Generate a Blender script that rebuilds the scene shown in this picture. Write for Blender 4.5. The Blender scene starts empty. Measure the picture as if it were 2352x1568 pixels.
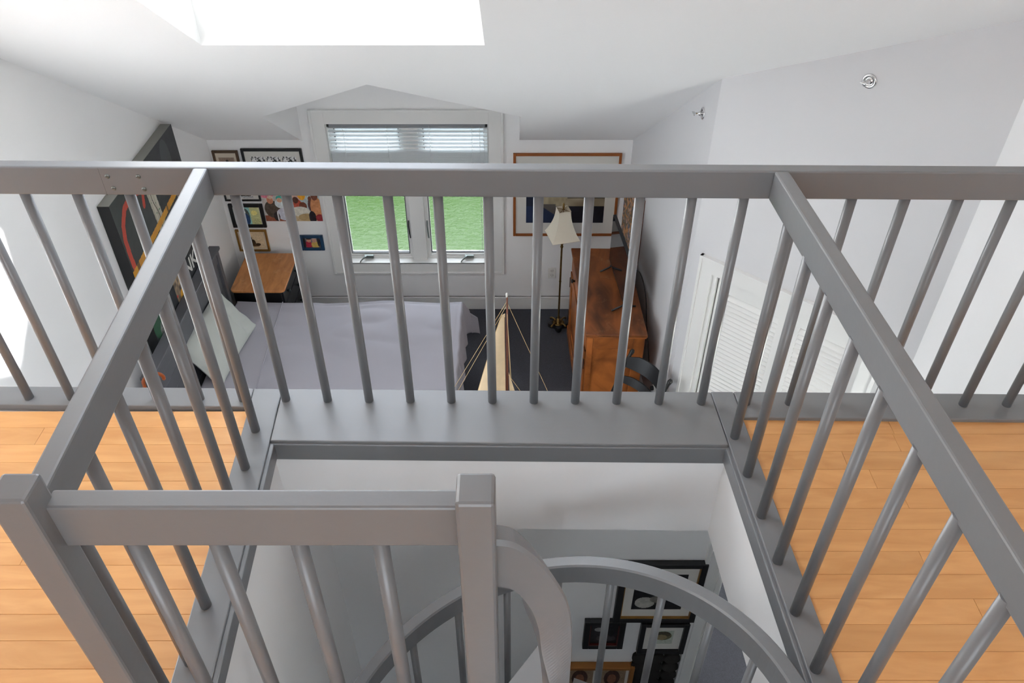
import bpy, bmesh, math, random
from mathutils import Vector, Matrix
from mathutils.geometry import tessellate_polygon
random.seed(7)
SC = bpy.context.scene
COL = SC.collection
PI = math.pi

# ------------------------------------------------------------------ camera
CAM_H, PITCH, FPX = 1.95, 39.9, 1853.0
cd = bpy.data.cameras.new('camera'); cam = bpy.data.objects.new('camera', cd); COL.objects.link(cam)
cam.location = (0, 0, CAM_H)
cam.rotation_euler = (math.radians(90 - PITCH), 0, 0)
cd.sensor_width = 36.0; cd.lens = 36.0 * FPX / 2352.0; cd.clip_start = .02; cd.clip_end = 400
SC.camera = cam

# ------------------------------------------------------------------ sky, sun, exposure
w = bpy.data.worlds.new('sky'); SC.world = w; w.use_nodes = True
wn = w.node_tree.nodes; bg = wn['Background']
bg.inputs[0].default_value = (.90, .955, 1.04, 1); bg.inputs[1].default_value = 3.6
sd = bpy.data.lights.new('sun', 'SUN'); sun = bpy.data.objects.new('sun', sd); COL.objects.link(sun)
sd.energy = 32.0; sd.angle = math.radians(1.6); sd.color = (1, .98, .95)
SUN_DIR = Vector((1.06, .21, .86))
sun.rotation_euler = SUN_DIR.to_track_quat('Z', 'Y').to_euler()
def portal(name, loc, rot, sx, sy):
    d = bpy.data.lights.new(name, 'AREA'); d.shape = 'RECTANGLE'; d.size = sx; d.size_y = sy
    d.cycles.is_portal = True
    o = bpy.data.objects.new(name, d); COL.objects.link(o); o.location = loc; o.rotation_euler = rot
vs = SC.view_settings
vs.view_transform = 'Standard'; vs.look = 'None'; vs.gamma = 1.0; vs.use_curve_mapping = False
vs.exposure = .90
SC.cycles.use_denoising = True
SC.cycles.max_bounces = 14; SC.cycles.diffuse_bounces = 10; SC.cycles.transparent_max_bounces = 16
SC.cycles.sample_clamp_indirect = 6.0

# ------------------------------------------------------------------ materials
def lin(c):
    c = c / 255.0
    return c / 12.92 if c <= .04045 else ((c + .055) / 1.055) ** 2.4
def rgb(r, g, b): return (lin(r), lin(g), lin(b), 1)
def nd(nt, t, **kw):
    n = nt.nodes.new(t)
    for k, v in kw.items(): setattr(n, k, v)
    return n
def mat(name, col, rough=.6, metal=0.0, spec=.5, bump=0.0, bscale=60.0, var=0.0, vscale=6.0, stretch=(1, 1, 1), rnd=0.0, coat=0.0):
    m = bpy.data.materials.new(name); m.use_nodes = True; nt = m.node_tree; b = nt.nodes['Principled BSDF']
    b.inputs['Base Color'].default_value = col; b.inputs['Roughness'].default_value = rough
    b.inputs['Metallic'].default_value = metal; b.inputs['Specular IOR Level'].default_value = spec
    b.inputs['Coat Weight'].default_value = coat
    tc = nd(nt, 'ShaderNodeTexCoord'); mp = nd(nt, 'ShaderNodeMapping'); mp.inputs['Scale'].default_value = stretch
    nt.links.new(tc.outputs['Object'], mp.inputs[0])
    src = None
    if var or rnd:
        hs = nd(nt, 'ShaderNodeHueSaturation'); hs.inputs['Color'].default_value = col
        val = None
        if var:
            n = nd(nt, 'ShaderNodeTexNoise'); n.inputs['Scale'].default_value = vscale; n.inputs['Detail'].default_value = 6
            nt.links.new(mp.outputs[0], n.inputs['Vector'])
            r = nd(nt, 'ShaderNodeMapRange'); r.inputs[1].default_value = .3; r.inputs[2].default_value = .7
            r.inputs[3].default_value = 1 - var; r.inputs[4].default_value = 1 + var
            nt.links.new(n.outputs[0], r.inputs[0]); val = r.outputs[0]
        if rnd:
            oi = nd(nt, 'ShaderNodeObjectInfo'); r2 = nd(nt, 'ShaderNodeMapRange')
            r2.inputs[3].default_value = 1 - rnd; r2.inputs[4].default_value = 1 + rnd
            nt.links.new(oi.outputs['Random'], r2.inputs[0])
            if val:
                mu = nd(nt, 'ShaderNodeMath', operation='MULTIPLY'); nt.links.new(val, mu.inputs[0]); nt.links.new(r2.outputs[0], mu.inputs[1]); val = mu.outputs[0]
            else: val = r2.outputs[0]
        nt.links.new(val, hs.inputs['Value']); nt.links.new(hs.outputs[0], b.inputs['Base Color'])
    if bump:
        n = nd(nt, 'ShaderNodeTexNoise'); n.inputs['Scale'].default_value = bscale; n.inputs['Detail'].default_value = 4
        nt.links.new(mp.outputs[0], n.inputs['Vector'])
        bp = nd(nt, 'ShaderNodeBump'); bp.inputs['Strength'].default_value = bump; bp.inputs['Distance'].default_value = .002
        nt.links.new(n.outputs[0], bp.inputs['Height']); nt.links.new(bp.outputs[0], b.inputs['Normal'])
    return m
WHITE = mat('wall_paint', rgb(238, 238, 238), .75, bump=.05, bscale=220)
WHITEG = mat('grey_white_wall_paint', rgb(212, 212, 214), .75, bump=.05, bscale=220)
CEIL = mat('ceiling_paint', rgb(242, 242, 242), .8, bump=.05, bscale=200)
TRIMW = mat('white_trim_paint', rgb(228, 228, 226), .4)
GREY = mat('grey_rail_paint', rgb(114, 116, 119), .34, spec=.6, bump=.16, bscale=45, var=.02, stretch=(1, 1, 1))
GREYX = mat('grey_board_paint', rgb(119, 120, 122), .33, spec=.6, bump=.25, bscale=30, stretch=(.12, 1, 1))
CARPET = mat('navy_carpet', rgb(66, 67, 74), .95, bump=1.0, bscale=260, var=.25, vscale=180)
BLACK = mat('black_paint', rgb(22, 22, 24), .4)
BLACKF = mat('black_frame_wood', rgb(26, 26, 27), .45)
OAKF = mat('cherry_frame_wood', rgb(150, 84, 38), .4, var=.1, vscale=8, stretch=(1, 1, 12))
GOLDF = mat('gilt_frame', rgb(150, 110, 50), .4, metal=.4, var=.15, vscale=30)
BROWNF = mat('brown_frame', rgb(84, 62, 42), .5)
BLUEF = mat('blue_frame', rgb(28, 62, 92), .4)
MATW = mat('mat_board', rgb(214, 212, 206), .9)
MATC = mat('cream_mat_board', rgb(212, 200, 182), .9)
BRASS = mat('aged_brass', rgb(140, 112, 66), .35, metal=.9, var=.15, vscale=40)
CHROME = mat('chrome', (.8, .8, .8, 1), .12, metal=1.0)
STEELG = mat('crank_metal', rgb(120, 128, 126), .35, metal=.7)
DARKM = mat('dark_metal', rgb(28, 28, 30), .4)
SHADE = mat('lamp_shade_linen', rgb(232, 224, 206), .9, bump=.1, bscale=400)
SHEET = mat('grey_linen', rgb(170, 168, 176), .92, bump=.35, bscale=500)
PILLOW = mat('pale_sage_cotton', rgb(186, 190, 184), .92, bump=.3, bscale=300)
MATTR = mat('mattress_ticking', rgb(205, 205, 205), .9)
HEADB = mat('slate_headboard_paint', rgb(92, 93, 98), .45, bump=.1, bscale=40)
SCREEN = mat('tv_glass', (.012, .013, .015, 1), .05, spec=.6)
SAIL = mat('cream_sailcloth', rgb(222, 198, 162), .9, var=.05, vscale=14)
MASTW = mat('varnished_mast', rgb(112, 62, 42), .45, var=.2, vscale=20, stretch=(6, 6, 1))
CORD = mat('rigging_cord', rgb(206, 178, 132), .9)
CANEW = mat('woven_cane', rgb(214, 166, 106), .7, var=.1, vscale=60)
STICK = mat('walking_stick_wood', rgb(160, 78, 32), .3, var=.2, vscale=20)
PLAST = mat('white_plastic', rgb(226, 226, 222), .4)
SLOT = mat('outlet_slot', rgb(60, 60, 60), .6)
BLIND = mat('white_blind_slat', rgb(232, 236, 238), .5)
BLINDH = mat('grey_blind_headrail', rgb(140, 143, 147), .4, metal=.3)
BOATW = mat('boat_gelcoat', rgb(120, 126, 132), .5)
BOATG = mat('boat_window', rgb(30, 36, 40), .2)
CANVE = mat('canvas_edge', rgb(140, 140, 134), .8)
SASHG = mat('grey_window_gasket', rgb(110, 112, 114), .5)
def wood(name, c1, c2, scale=3.0, stretch=(1, 10, 10), rough=.4, rnd=0.0, wear=0.0, fine=.5):
    m = bpy.data.materials.new(name); m.use_nodes = True; nt = m.node_tree; b = nt.nodes['Principled BSDF']
    b.inputs['Roughness'].default_value = rough
    tc = nd(nt, 'ShaderNodeTexCoord'); mp = nd(nt, 'ShaderNodeMapping'); mp.inputs['Scale'].default_value = stretch
    oi = nd(nt, 'ShaderNodeObjectInfo'); ad = nd(nt, 'ShaderNodeVectorMath', operation='ADD')
    cx = nd(nt, 'ShaderNodeCombineXYZ'); ml = nd(nt, 'ShaderNodeMath', operation='MULTIPLY'); ml.inputs[1].default_value = 37
    nt.links.new(oi.outputs['Random'], ml.inputs[0]); nt.links.new(ml.outputs[0], cx.inputs[0]); nt.links.new(ml.outputs[0], cx.inputs[1])
    nt.links.new(tc.outputs['Object'], mp.inputs[0]); nt.links.new(mp.outputs[0], ad.inputs[0]); nt.links.new(cx.outputs[0], ad.inputs[1])
    n = nd(nt, 'ShaderNodeTexNoise'); n.inputs['Scale'].default_value = scale; n.inputs['Detail'].default_value = 8; n.inputs['Distortion'].default_value = .6
    nt.links.new(ad.outputs[0], n.inputs['Vector'])
    cr = nd(nt, 'ShaderNodeValToRGB'); cr.color_ramp.elements[0].position = .5 - fine * .5; cr.color_ramp.elements[0].color = c1
    cr.color_ramp.elements[1].position = .5 + fine * .4; cr.color_ramp.elements[1].color = c2
    nt.links.new(n.outputs[0], cr.inputs[0]); out = cr.outputs[0]
    if rnd:
        hs = nd(nt, 'ShaderNodeHueSaturation'); r2 = nd(nt, 'ShaderNodeMapRange'); r2.inputs[3].default_value = 1 - rnd; r2.inputs[4].default_value = 1 + rnd
        nt.links.new(oi.outputs['Random'], r2.inputs[0]); nt.links.new(r2.outputs[0], hs.inputs['Value']); nt.links.new(out, hs.inputs['Color']); out = hs.outputs[0]
    if wear:
        n2 = nd(nt, 'ShaderNodeTexNoise'); n2.inputs['Scale'].default_value = 9; n2.inputs['Detail'].default_value = 9; n2.inputs['Roughness'].default_value = .75
        nt.links.new(tc.outputs['Object'], n2.inputs['Vector'])
        r = nd(nt, 'ShaderNodeMapRange'); r.inputs[1].default_value = .56; r.inputs[2].default_value = .72; r.inputs[4].default_value = wear
        nt.links.new(n2.outputs[0], r.inputs[0])
        mx = nd(nt, 'ShaderNodeMix', data_type='RGBA'); mx.inputs[7].default_value = rgb(232, 190, 140)
        nt.links.new(r.outputs[0], mx.inputs[0]); nt.links.new(out, mx.inputs[6]); out = mx.outputs[2]
    nt.links.new(out, b.inputs['Base Color'])
    return m
MAPLE = wood('maple_floor', rgb(200, 142, 84), rgb(220, 166, 106), 2.2, (1.2, 9, 9), .38, rnd=.07)
CABW = wood('worn_pine', rgb(112, 60, 26), rgb(182, 106, 50), 2.5, (2, 2, 2), .45, wear=.0, fine=.35)
CABT = wood('worn_pine_top', rgb(76, 40, 20), rgb(148, 84, 42), 3.0, (3, 1, 3), .5, wear=.18, fine=.4)
NIGHTT = wood('worn_oak_top', rgb(176, 112, 62), rgb(214, 148, 90), 2.5, (8, 2, 2), .42, wear=.55, fine=.5)
def glassy(name, tint=(1, 1, 1, 1), refl=.08):
    m = bpy.data.materials.new(name); m.use_nodes = True; nt = m.node_tree; nt.nodes.remove(nt.nodes['Principled BSDF'])
    t = nd(nt, 'ShaderNodeBsdfTransparent'); t.inputs[0].default_value = tint; g = nd(nt, 'ShaderNodeBsdfGlossy'); g.inputs['Roughness'].default_value = .02
    f = nd(nt, 'ShaderNodeFresnel'); f.inputs[0].default_value = 1.3; mx = nd(nt, 'ShaderNodeMixShader')
    nt.links.new(f.outputs[0], mx.inputs[0]); nt.links.new(t.outputs[0], mx.inputs[1]); nt.links.new(g.outputs[0], mx.inputs[2])
    nt.links.new(mx.outputs[0], nt.nodes['Material Output'].inputs[0]); return m
def diffuser():
    m = bpy.data.materials.new('light_diffuser_cloth'); m.use_nodes = True; nt = m.node_tree; nt.nodes.remove(nt.nodes['Principled BSDF'])
    a = nd(nt, 'ShaderNodeBsdfTranslucent'); a.inputs[0].default_value = (.9, .9, .88, 1); b = nd(nt, 'ShaderNodeBsdfDiffuse'); b.inputs[0].default_value = (.9, .9, .88, 1); mx = nd(nt, 'ShaderNodeMixShader'); mx.inputs[0].default_value = .08
    nt.links.new(a.outputs[0], mx.inputs[1]); nt.links.new(b.outputs[0], mx.inputs[2]); nt.links.new(mx.outputs[0], nt.nodes['Material Output'].inputs[0]); return m
DIFFUSER = diffuser()  # cloth of the added curtain that softens the incoming sun
GLASS = glassy('window_glass', (.97, .985, .98, 1))
DIMGLASS = glassy('dimming_skylight_glass', (.64, .655, .67, 1))  # tint added to dim the daylight coming through the skylight
WATER = bpy.data.materials.new('harbour_water'); WATER.use_nodes = True
def water():
    nt = WATER.node_tree; b = nt.nodes['Principled BSDF']
    tc = nd(nt, 'ShaderNodeTexCoord'); mp = nd(nt, 'ShaderNodeMapping'); mp.inputs['Scale'].default_value = (1.0, 1.7, 1); mp.inputs['Rotation'].default_value = (0, 0, .35)
    nt.links.new(tc.outputs['Object'], mp.inputs[0])
    n = nd(nt, 'ShaderNodeTexNoise'); n.inputs['Scale'].default_value = 5.5; n.inputs['Detail'].default_value = 3; n.inputs['Distortion'].default_value = .8
    nt.links.new(mp.outputs[0], n.inputs['Vector'])
    bp = nd(nt, 'ShaderNodeBump'); bp.inputs['Strength'].default_value = .22; bp.inputs['Distance'].default_value = .10
    nt.links.new(n.outputs[0], bp.inputs['Height']); nt.links.new(bp.outputs[0], b.inputs['Normal'])
    n2 = nd(nt, 'ShaderNodeTexNoise'); n2.inputs['Scale'].default_value = .25
    nt.links.new(tc.outputs['Object'], n2.inputs['Vector'])
    cr = nd(nt, 'ShaderNodeValToRGB'); cr.color_ramp.elements[0].color = (.011, .023, .0055, 1); cr.color_ramp.elements[0].position = .35
    cr.color_ramp.elements[1].color = (.015, .027, .010, 1); cr.color_ramp.elements[1].position = .65
    nt.links.new(n2.outputs[0], cr.inputs[0]); nt.links.new(cr.outputs[0], b.inputs['Base Color'])
    b.inputs['Roughness'].default_value = .12; b.inputs['IOR'].default_value = 1.33; b.inputs['Specular IOR Level'].default_value = .3
water()
VCOL = bpy.data.materials.new('printed_picture'); VCOL.use_nodes = True
a_ = nd(VCOL.node_tree, 'ShaderNodeVertexColor', layer_name='Col')
VCOL.node_tree.links.new(a_.outputs[0], VCOL.node_tree.nodes['Principled BSDF'].inputs['Base Color'])
VCOL.node_tree.nodes['Principled BSDF'].inputs['Roughness'].default_value = .45

# ------------------------------------------------------------------ mesh helpers
class MB:
    def __init__(s): s.v = []; s.f = []; s.sm = []
    def add(s, vs, fs, smooth=False):
        k = len(s.v); s.v += [tuple(v) for v in vs]; s.f += [tuple(i + k for i in f) for f in fs]; s.sm += [smooth] * len(fs); return s
    def box(s, lo, hi, ch=0.0, M=None):
        (x0, y0, z0), (x1, y1, z1) = lo, hi
        if ch > 0:
            bm = bmesh.new(); bmesh.ops.create_cube(bm, size=1)
            for v in bm.verts: v.co = Vector(((x0 + x1) / 2 + v.co.x * (x1 - x0), (y0 + y1) / 2 + v.co.y * (y1 - y0), (z0 + z1) / 2 + v.co.z * (z1 - z0)))
            bmesh.ops.bevel(bm, geom=list(bm.edges), offset=ch, segments=2, affect='EDGES', profile=.5)
            vs = [v.co.copy() for v in bm.verts]; bm.verts.index_update(); fs = [[v.index for v in f.verts] for f in bm.faces]; bm.free()
        else:
            vs = [Vector(p) for p in ((x0, y0, z0), (x1, y0, z0), (x1, y1, z0), (x0, y1, z0), (x0, y0, z1), (x1, y0, z1), (x1, y1, z1), (x0, y1, z1))]
            fs = [(0, 3, 2, 1), (4, 5, 6, 7), (0, 1, 5, 4), (1, 2, 6, 5), (2, 3, 7, 6), (3, 0, 4, 7)]
        if M is not None: vs = [M @ v for v in vs]
        return s.add(vs, fs)
    def hexa(s, b, t):      # bottom quad, top quad (ccw from above)
        return s.add(list(b) + list(t), [(3, 2, 1, 0), (4, 5, 6, 7), (0, 1, 5, 4), (1, 2, 6, 5), (2, 3, 7, 6), (3, 0, 4, 7)])
    def tube(s, pts, r, n=10, caps=True):
        pts = [Vector(p) for p in pts]; rs = r if isinstance(r, (list, tuple)) else [r] * len(pts); vs = []; up = None
        for i, p in enumerate(pts):
            t = (pts[min(i + 1, len(pts) - 1)] - pts[max(i - 1, 0)]).normalized()
            if up is None: up = t.orthogonal().normalized()
            a = (up - t * up.dot(t)).normalized(); up = a; b = t.cross(a)
            for k in range(n):
                th = 2 * PI * k / n; vs.append(p + (a * math.cos(th) + b * math.sin(th)) * rs[i])
        fs = [(i * n + k, i * n + (k + 1) % n, (i + 1) * n + (k + 1) % n, (i + 1) * n + k) for i in range(len(pts) - 1) for k in range(n)]
        s.add(vs, fs, True)
        if caps:
            k0 = len(s.v) - len(vs); s.f += [tuple(k0 + k for k in reversed(range(n))), tuple(k0 + (len(pts) - 1) * n + k for k in range(n))]; s.sm += [False, False]
        return s
    def lathe(s, prof, c=(0, 0, 0), n=20, axis='Z', M=None):
        vs = []
        for (r, z) in prof:
            for k in range(n):
                th = 2 * PI * k / n; vs.append(Vector((r * math.cos(th), r * math.sin(th), z)))
        if M is not None: vs = [M @ v for v in vs]
        vs = [v + Vector(c) for v in vs]
        m = len(prof); fs = [(i * n + k, i * n + (k + 1) % n, (i + 1) * n + (k + 1) % n, (i + 1) * n + k) for i in range(m - 1) for k in range(n)]
        fs += [tuple(reversed(range(n))), tuple((m - 1) * n + k for k in range(n))]
        return s.add(vs, fs, True)
    def sections(s, secs, closed=True, caps=True, smooth=False):
        n = len(secs[0]); vs = [p for q in secs for p in q]; m = len(secs)
        fs = [(i * n + k, i * n + (k + 1) % n, (i + 1) * n + (k + 1) % n, (i + 1) * n + k) for i in range(m - 1) for k in range(n)]
        if caps: fs += [tuple(reversed(range(n))), tuple((m - 1) * n + k for k in range(n))]
        return s.add(vs, fs, smooth)
    def build(s, name, m, parent=None, kind=None, label=None, bevel=0.0):
        me = bpy.data.meshes.new(name); me.from_pydata([tuple(v) for v in s.v], [], s.f)
        for p, q in zip(me.polygons, s.sm): p.use_smooth = q
        me.materials.append(m)
        bm = bmesh.new(); bm.from_mesh(me); bmesh.ops.recalc_face_normals(bm, faces=bm.faces); bm.to_mesh(me); bm.free()
        o = bpy.data.objects.new(name, me); COL.objects.link(o)
        if parent: o.parent = parent
        if kind: o['kind'] = kind
        if label: o['label'] = label
        if bevel:
            b = o.modifiers.new('bevel', 'BEVEL'); b.width = bevel; b.segments = 2; b.limit_method = 'ANGLE'; b.angle_limit = .6
        return o
def thing(name, label, cat, loc=(0, 0, 0), rz=0.0, group=None):
    o = bpy.data.objects.new(name, None); COL.objects.link(o); o.location = loc; o.rotation_euler = (0, 0, rz)
    o.empty_display_size = .1; o['label'] = label; o['category'] = cat
    if group: o['group'] = group
    return o
def tag(o, label, cat, group=None):
    o['label'] = label; o['category'] = cat
    if group: o['group'] = group
    return o
def inst(src, name, parent, loc, rz=0.0, scale=None):
    o = bpy.data.objects.new(name, src.data); COL.objects.link(o); o.parent = parent; o.location = loc; o.rotation_euler = (0, 0, rz)
    if scale: o.scale = scale
    return o

# ------------------------------------------------------------------ measured layout (metres; loft floor top = 0)
XL, YF, ZF = -2.485, 6.08, -2.72            # left wall, far wall, bedroom floor
SL = .68; ZC = -1.0                          # ceiling pitch, height where it meets the far wall
def zceil(y): return ZC + SL * (YF - y)
PA0 = Vector((.984, 6.10)); PA1 = Vector((1.134, 4.248)); PB1 = Vector((2.172, 3.286)); XR = 2.172
RIDGE = .3; ZR = zceil(RIDGE); YB = -3.2
def G(u, v): return (u - .05 * (v - 1.98), v - .0125 * u)     # the stair opening is slightly out of square
def quad(name, pts, m, kind='structure', parent=None): return MB().add(pts, [tuple(range(len(pts)))]).build(name, m, parent, kind)

# ------------------------------------------------------------------ room shell
# far wall with window opening and dormer gable
OX0, OX1, OZ0, OZ1 = -1.495, -.195, -2.195, -.85
DX0, DX1, DEZ, DPX, DPZ = -1.705, .06, -.405, -.81, .163      # dormer cheeks, eaves, ridge
WT = .17
b = MB()
b.box((XL - .1, YF, ZF - .1), (OX0, YF + WT, ZC + .1)); b.box((OX1, YF, ZF - .1), (1.3, YF + WT, ZC + .1))
b.box((OX0, YF, ZF - .1), (OX1, YF + WT, OZ0)); b.box((DX0 - .1, YF, ZC + .1), (OX0, YF + WT, DPZ + .2)); b.box((OX1, YF, ZC + .1), (DX1 + .1, YF + WT, DPZ + .2))
b.box((OX0, YF, OZ1), (OX1, YF + WT, DPZ + .2))
b.build('wall_far', WHITE, kind='structure')
GY0, GY1, GZ0, GZ1 = 2.36, 3.72, -2.68, -1.47        # unseen glazed door added low on the left wall to light the bedroom
MB().box((XL - .12, YB, ZF - .1), (XL, GY0, ZR + .2)).box((XL - .12, GY1, ZF - .1), (XL, YF + WT, ZR + .2)).box((XL - .12, GY0, ZF - .1), (XL, GY1, GZ0)).box((XL - .12, 3.1, GZ1), (XL, GY1, ZR + .2)).box((XL - .12, GY0, -.98), (XL, 3.1, ZR + .2)).build('wall_left', WHITE, kind='structure')
def vwall(name, p, q, z0, z1, m=WHITE, th=.1):
    d = (q - p).normalized(); n = Vector((-d.y, d.x)) * th       # thickness on the outer side
    b = MB(); bq = [(p.x, p.y, z0), (q.x, q.y, z0), (q.x + n.x, q.y + n.y, z0), (p.x + n.x, p.y + n.y, z0)]
    b.hexa(bq, [(x, y, z1) for x, y, z in bq]); return b
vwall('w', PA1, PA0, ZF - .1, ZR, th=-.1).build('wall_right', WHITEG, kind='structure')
# diagonal closet wall with a door opening
dB = (PB1 - PA1).normalized(); nB = Vector((-dB.y, dB.x))      # nB points away from the room (to the right/far)
if nB.x < 0: nB = -nB
def B3(s, z, o=0.0): return Vector((PA1.x + dB.x * s - nB.x * o, PA1.y + dB.y * s - nB.y * o, z))   # o = out into the room
def bbox(mb, s0, s1, z0, z1, o0, o1):
    bq = [B3(s0, z0, o1), B3(s1, z0, o1), B3(s1, z0, o0), B3(s0, z0, o0)]
    tq = [B3(s0, z1, o1), B3(s1, z1, o1), B3(s1, z1, o0), B3(s0, z1, o0)]
    return mb.hexa(bq, tq)
LB = (PB1 - PA1).length
CS0, CS1, CZ1 = .165, 1.175, -.955         # closet opening
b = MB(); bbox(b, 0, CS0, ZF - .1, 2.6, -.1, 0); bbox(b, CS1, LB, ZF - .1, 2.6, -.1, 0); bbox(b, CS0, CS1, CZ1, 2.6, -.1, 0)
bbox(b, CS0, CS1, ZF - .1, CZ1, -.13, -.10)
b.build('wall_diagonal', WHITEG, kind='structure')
RY0, RY1, RZ0, RZ1 = 2.36, 3.16, -2.66, -1.09  # opening for the glazing added to the right-hand door
MB().box((XR, YB, ZF - .1), (XR + .1, RY0, ZR + .2)).box((XR, RY1, ZF - .1), (XR + .1, PB1.y + .02, ZR + .2)).box((XR, RY0, ZF - .1), (XR + .1, RY1, RZ0)).box((XR, RY0, RZ1), (XR + .1, RY1, ZR + .2)).build('wall_near_right', WHITE, kind='structure')
# back wall; wide unseen window added behind the camera for more daylight
BX0, BX1, BZ0, BZ1 = -1.55, 1.35, .12, 2.2
KX0, KX1, KZ0, KZ1 = -.6, .75, -2.1, -1.1
b = MB(); b.box((XL, YB - .1, ZF - .1), (BX0, YB, ZR + .2)); b.box((BX1, YB - .1, ZF - .1), (XR, YB, ZR + .2))
b.box((BX0, YB - .1, KZ1), (BX1, YB, BZ0)); b.box((BX0, YB - .1, ZF - .1), (BX1, YB, KZ0)); b.box((BX0, YB - .1, KZ0), (KX0, YB, KZ1)); b.box((KX1, YB - .1, KZ0), (BX1, YB, KZ1)); b.box((BX0, YB - .1, BZ1), (BX1, YB, ZR + .2)); b.build('wall_back', WHITE, kind='structure')
w3 = MB()
for x in (BX0, -.56, .56, BX1 - .06): w3.box((x, YB - .06, BZ0), (x + .06, YB, BZ1))
w3.box((BX0, YB - .06, BZ0), (BX1, YB, BZ0 + .06)); w3.box((BX0, YB - .06, BZ1 - .06), (BX1, YB, BZ1))
w3 = w3.build('added_window_3', TRIMW, kind='structure')
MB().box((BX0, YB - .04, BZ0), (BX1, YB - .035, BZ1)).build('pane', GLASS, w3)
w5 = MB()
for y in (GY0, (GY0 + GY1) / 2 - .03, GY1 - .06): w5.box((XL - .1, y, GZ0), (XL - .04, y + .06, GZ1))
w5.box((XL - .1, GY0, GZ0), (XL - .04, GY1, GZ0 + .08)); w5.box((XL - .1, GY0, GZ1 - .06), (XL - .04, GY1, GZ1)); w5.box((XL - .1, GY0, -1.04), (XL - .04, 3.1, -.98)); w5.box((XL - .1, 3.04, GZ1), (XL - .04, 3.1, -.98)); w5 = w5.build('added_window_5', TRIMW, kind='structure')
MB().box((XL - .075, GY0, GZ0), (XL - .07, GY1, GZ1)).build('pane', GLASS, w5)
MB().box((XL - .075, GY0, GZ1), (XL - .07, 3.1, -.98)).build('pane', GLASS, w5)
portal('portal_left_upper', (XL - .13, (GY0 + 3.1) / 2, (GZ1 - .98) / 2), (0, -PI / 2, 0), -.98 - GZ1, 3.1 - GY0)
portal('portal_left', (XL - .13, (GY0 + GY1) / 2, (GZ0 + GZ1) / 2), (0, -PI / 2, 0), GZ1 - GZ0, GY1 - GY0)
portal('portal_right', (XR + .12, (RY0 + RY1) / 2, (RZ0 + RZ1) / 2), (0, PI / 2, 0), RZ1 - RZ0, RY1 - RY0)
w4 = MB()  # unseen window added to brighten the lower hall
for x in (KX0, -.03, KX1 - .06): w4.box((x, YB - .06, KZ0), (x + .06, YB, KZ1))
w4.box((KX0, YB - .06, KZ0), (KX1, YB, KZ0 + .06)); w4.box((KX0, YB - .06, KZ1 - .06), (KX1, YB, KZ1)); w4 = w4.build('added_window_4', TRIMW, kind='structure')
MB().box((KX0, YB - .04, KZ0), (KX1, YB - .035, KZ1)).build('pane', GLASS, w4)
portal('portal_hall', (0, YB - .12, (KZ0 + KZ1) / 2), (PI / 2, 0, PI), KX1 - KX0, KZ1 - KZ0)
portal('portal_back', (0, YB - .12, (BZ0 + BZ1) / 2), (PI / 2, 0, 0), BX1 - BX0, BZ1 - BZ0)
bpy.data.objects['portal_back'].rotation_euler = (PI / 2, 0, PI)

# sloping ceiling with skylight and dormer openings
SX0, SX1, SY0, SY1 = -1.415, -.125, 3.69, 1.75
def cp(x, y): return Vector((x, y, zceil(y)))
def yat(z): return YF - (z - ZC) / SL
outer = [cp(XL - .05, YF + .02), cp(DX0, YF + .02), cp(DX0, yat(DEZ)), cp(DPX, yat(DPZ)), cp(DX1, yat(DEZ)), cp(DX1, YF + .02), cp(XR + .2, YF + .02), cp(XR + .2, RIDGE), cp(XL - .05, RIDGE)]
hole = [cp(SX0, SY0), cp(SX1, SY0), cp(SX1, SY1), cp(SX0, SY1)]
allp = outer + hole
tri = tessellate_polygon([outer, hole])
b = MB().add(allp, [tuple(t) for t in tri]); b.add([(XL - .05, RIDGE, ZR), (XR + .2, RIDGE, ZR), (XR + .2, YB - .1, ZR), (XL - .05, YB - .1, ZR)], [(0, 1, 2, 3)])
b.build('ceiling', CEIL, kind='structure')
e = MB()   # dormer cheeks and its two small ceiling slopes
for x in (DX0, DX1):
    e.add([(x, YF, ZC - .01), (x, YF, DEZ), (x, yat(DEZ), DEZ)], [(0, 1, 2)])
e.add([(DX0, yat(DEZ), DEZ), (DX0, YF, DEZ), (DPX, YF, DPZ), (DPX, yat(DPZ), DPZ)], [(0, 1, 2, 3)])
e.add([(DX1, yat(DEZ), DEZ), (DX1, YF, DEZ), (DPX, YF, DPZ), (DPX, yat(DPZ), DPZ)], [(0, 1, 2, 3)])
e.build('ceiling', WHITE, kind='structure')
sh = MB(); SHH = .34
for p, q in zip(hole, hole[1:] + hole[:1]):
    sh.add([p, q, q + Vector((0, 0, SHH)), p + Vector((0, 0, SHH))], [(0, 1, 2, 3)])
w2 = sh.build('window_2', TRIMW, kind='structure')
g = [p + Vector((0, 0, SHH - .02)) for p in hole]
fr = MB()
def lerp(a, b, t): return a + (b - a) * t
gi = [g[0] + Vector((.05, -.05, .034)), g[1] + Vector((-.05, -.05, .034)), g[2] + Vector((-.05, .05, -.034)), g[3] + Vector((.05, .05, -.034))]
for k in range(4):
    k2 = (k + 1) % 4; q = [g[k], g[k2], gi[k2], gi[k]]; fr.hexa(q, [p + Vector((0, 0, .05)) for p in q])
fr.build('frame', TRIMW, w2); MB().add([p + Vector((0, 0, .02)) for p in g], [(0, 1, 2, 3)]).build('pane', DIMGLASS, w2)
ctr = sum(hole, Vector()) / 4 + Vector((0, 0, SHH + .06))
portal('portal_skylight', ctr, (math.atan(SL), 0, 0), SX1 - SX0, (hole[2] - hole[1]).length)
bpy.data.objects['portal_skylight'].rotation_euler = (-math.atan(SL), 0, 0)
portal('portal_window', ((OX0 + OX1) / 2, YF + WT + .02, (OZ0 + OZ1) / 2), (-PI / 2, 0, 0), OX1 - OX0, OZ1 - OZ0)

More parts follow.
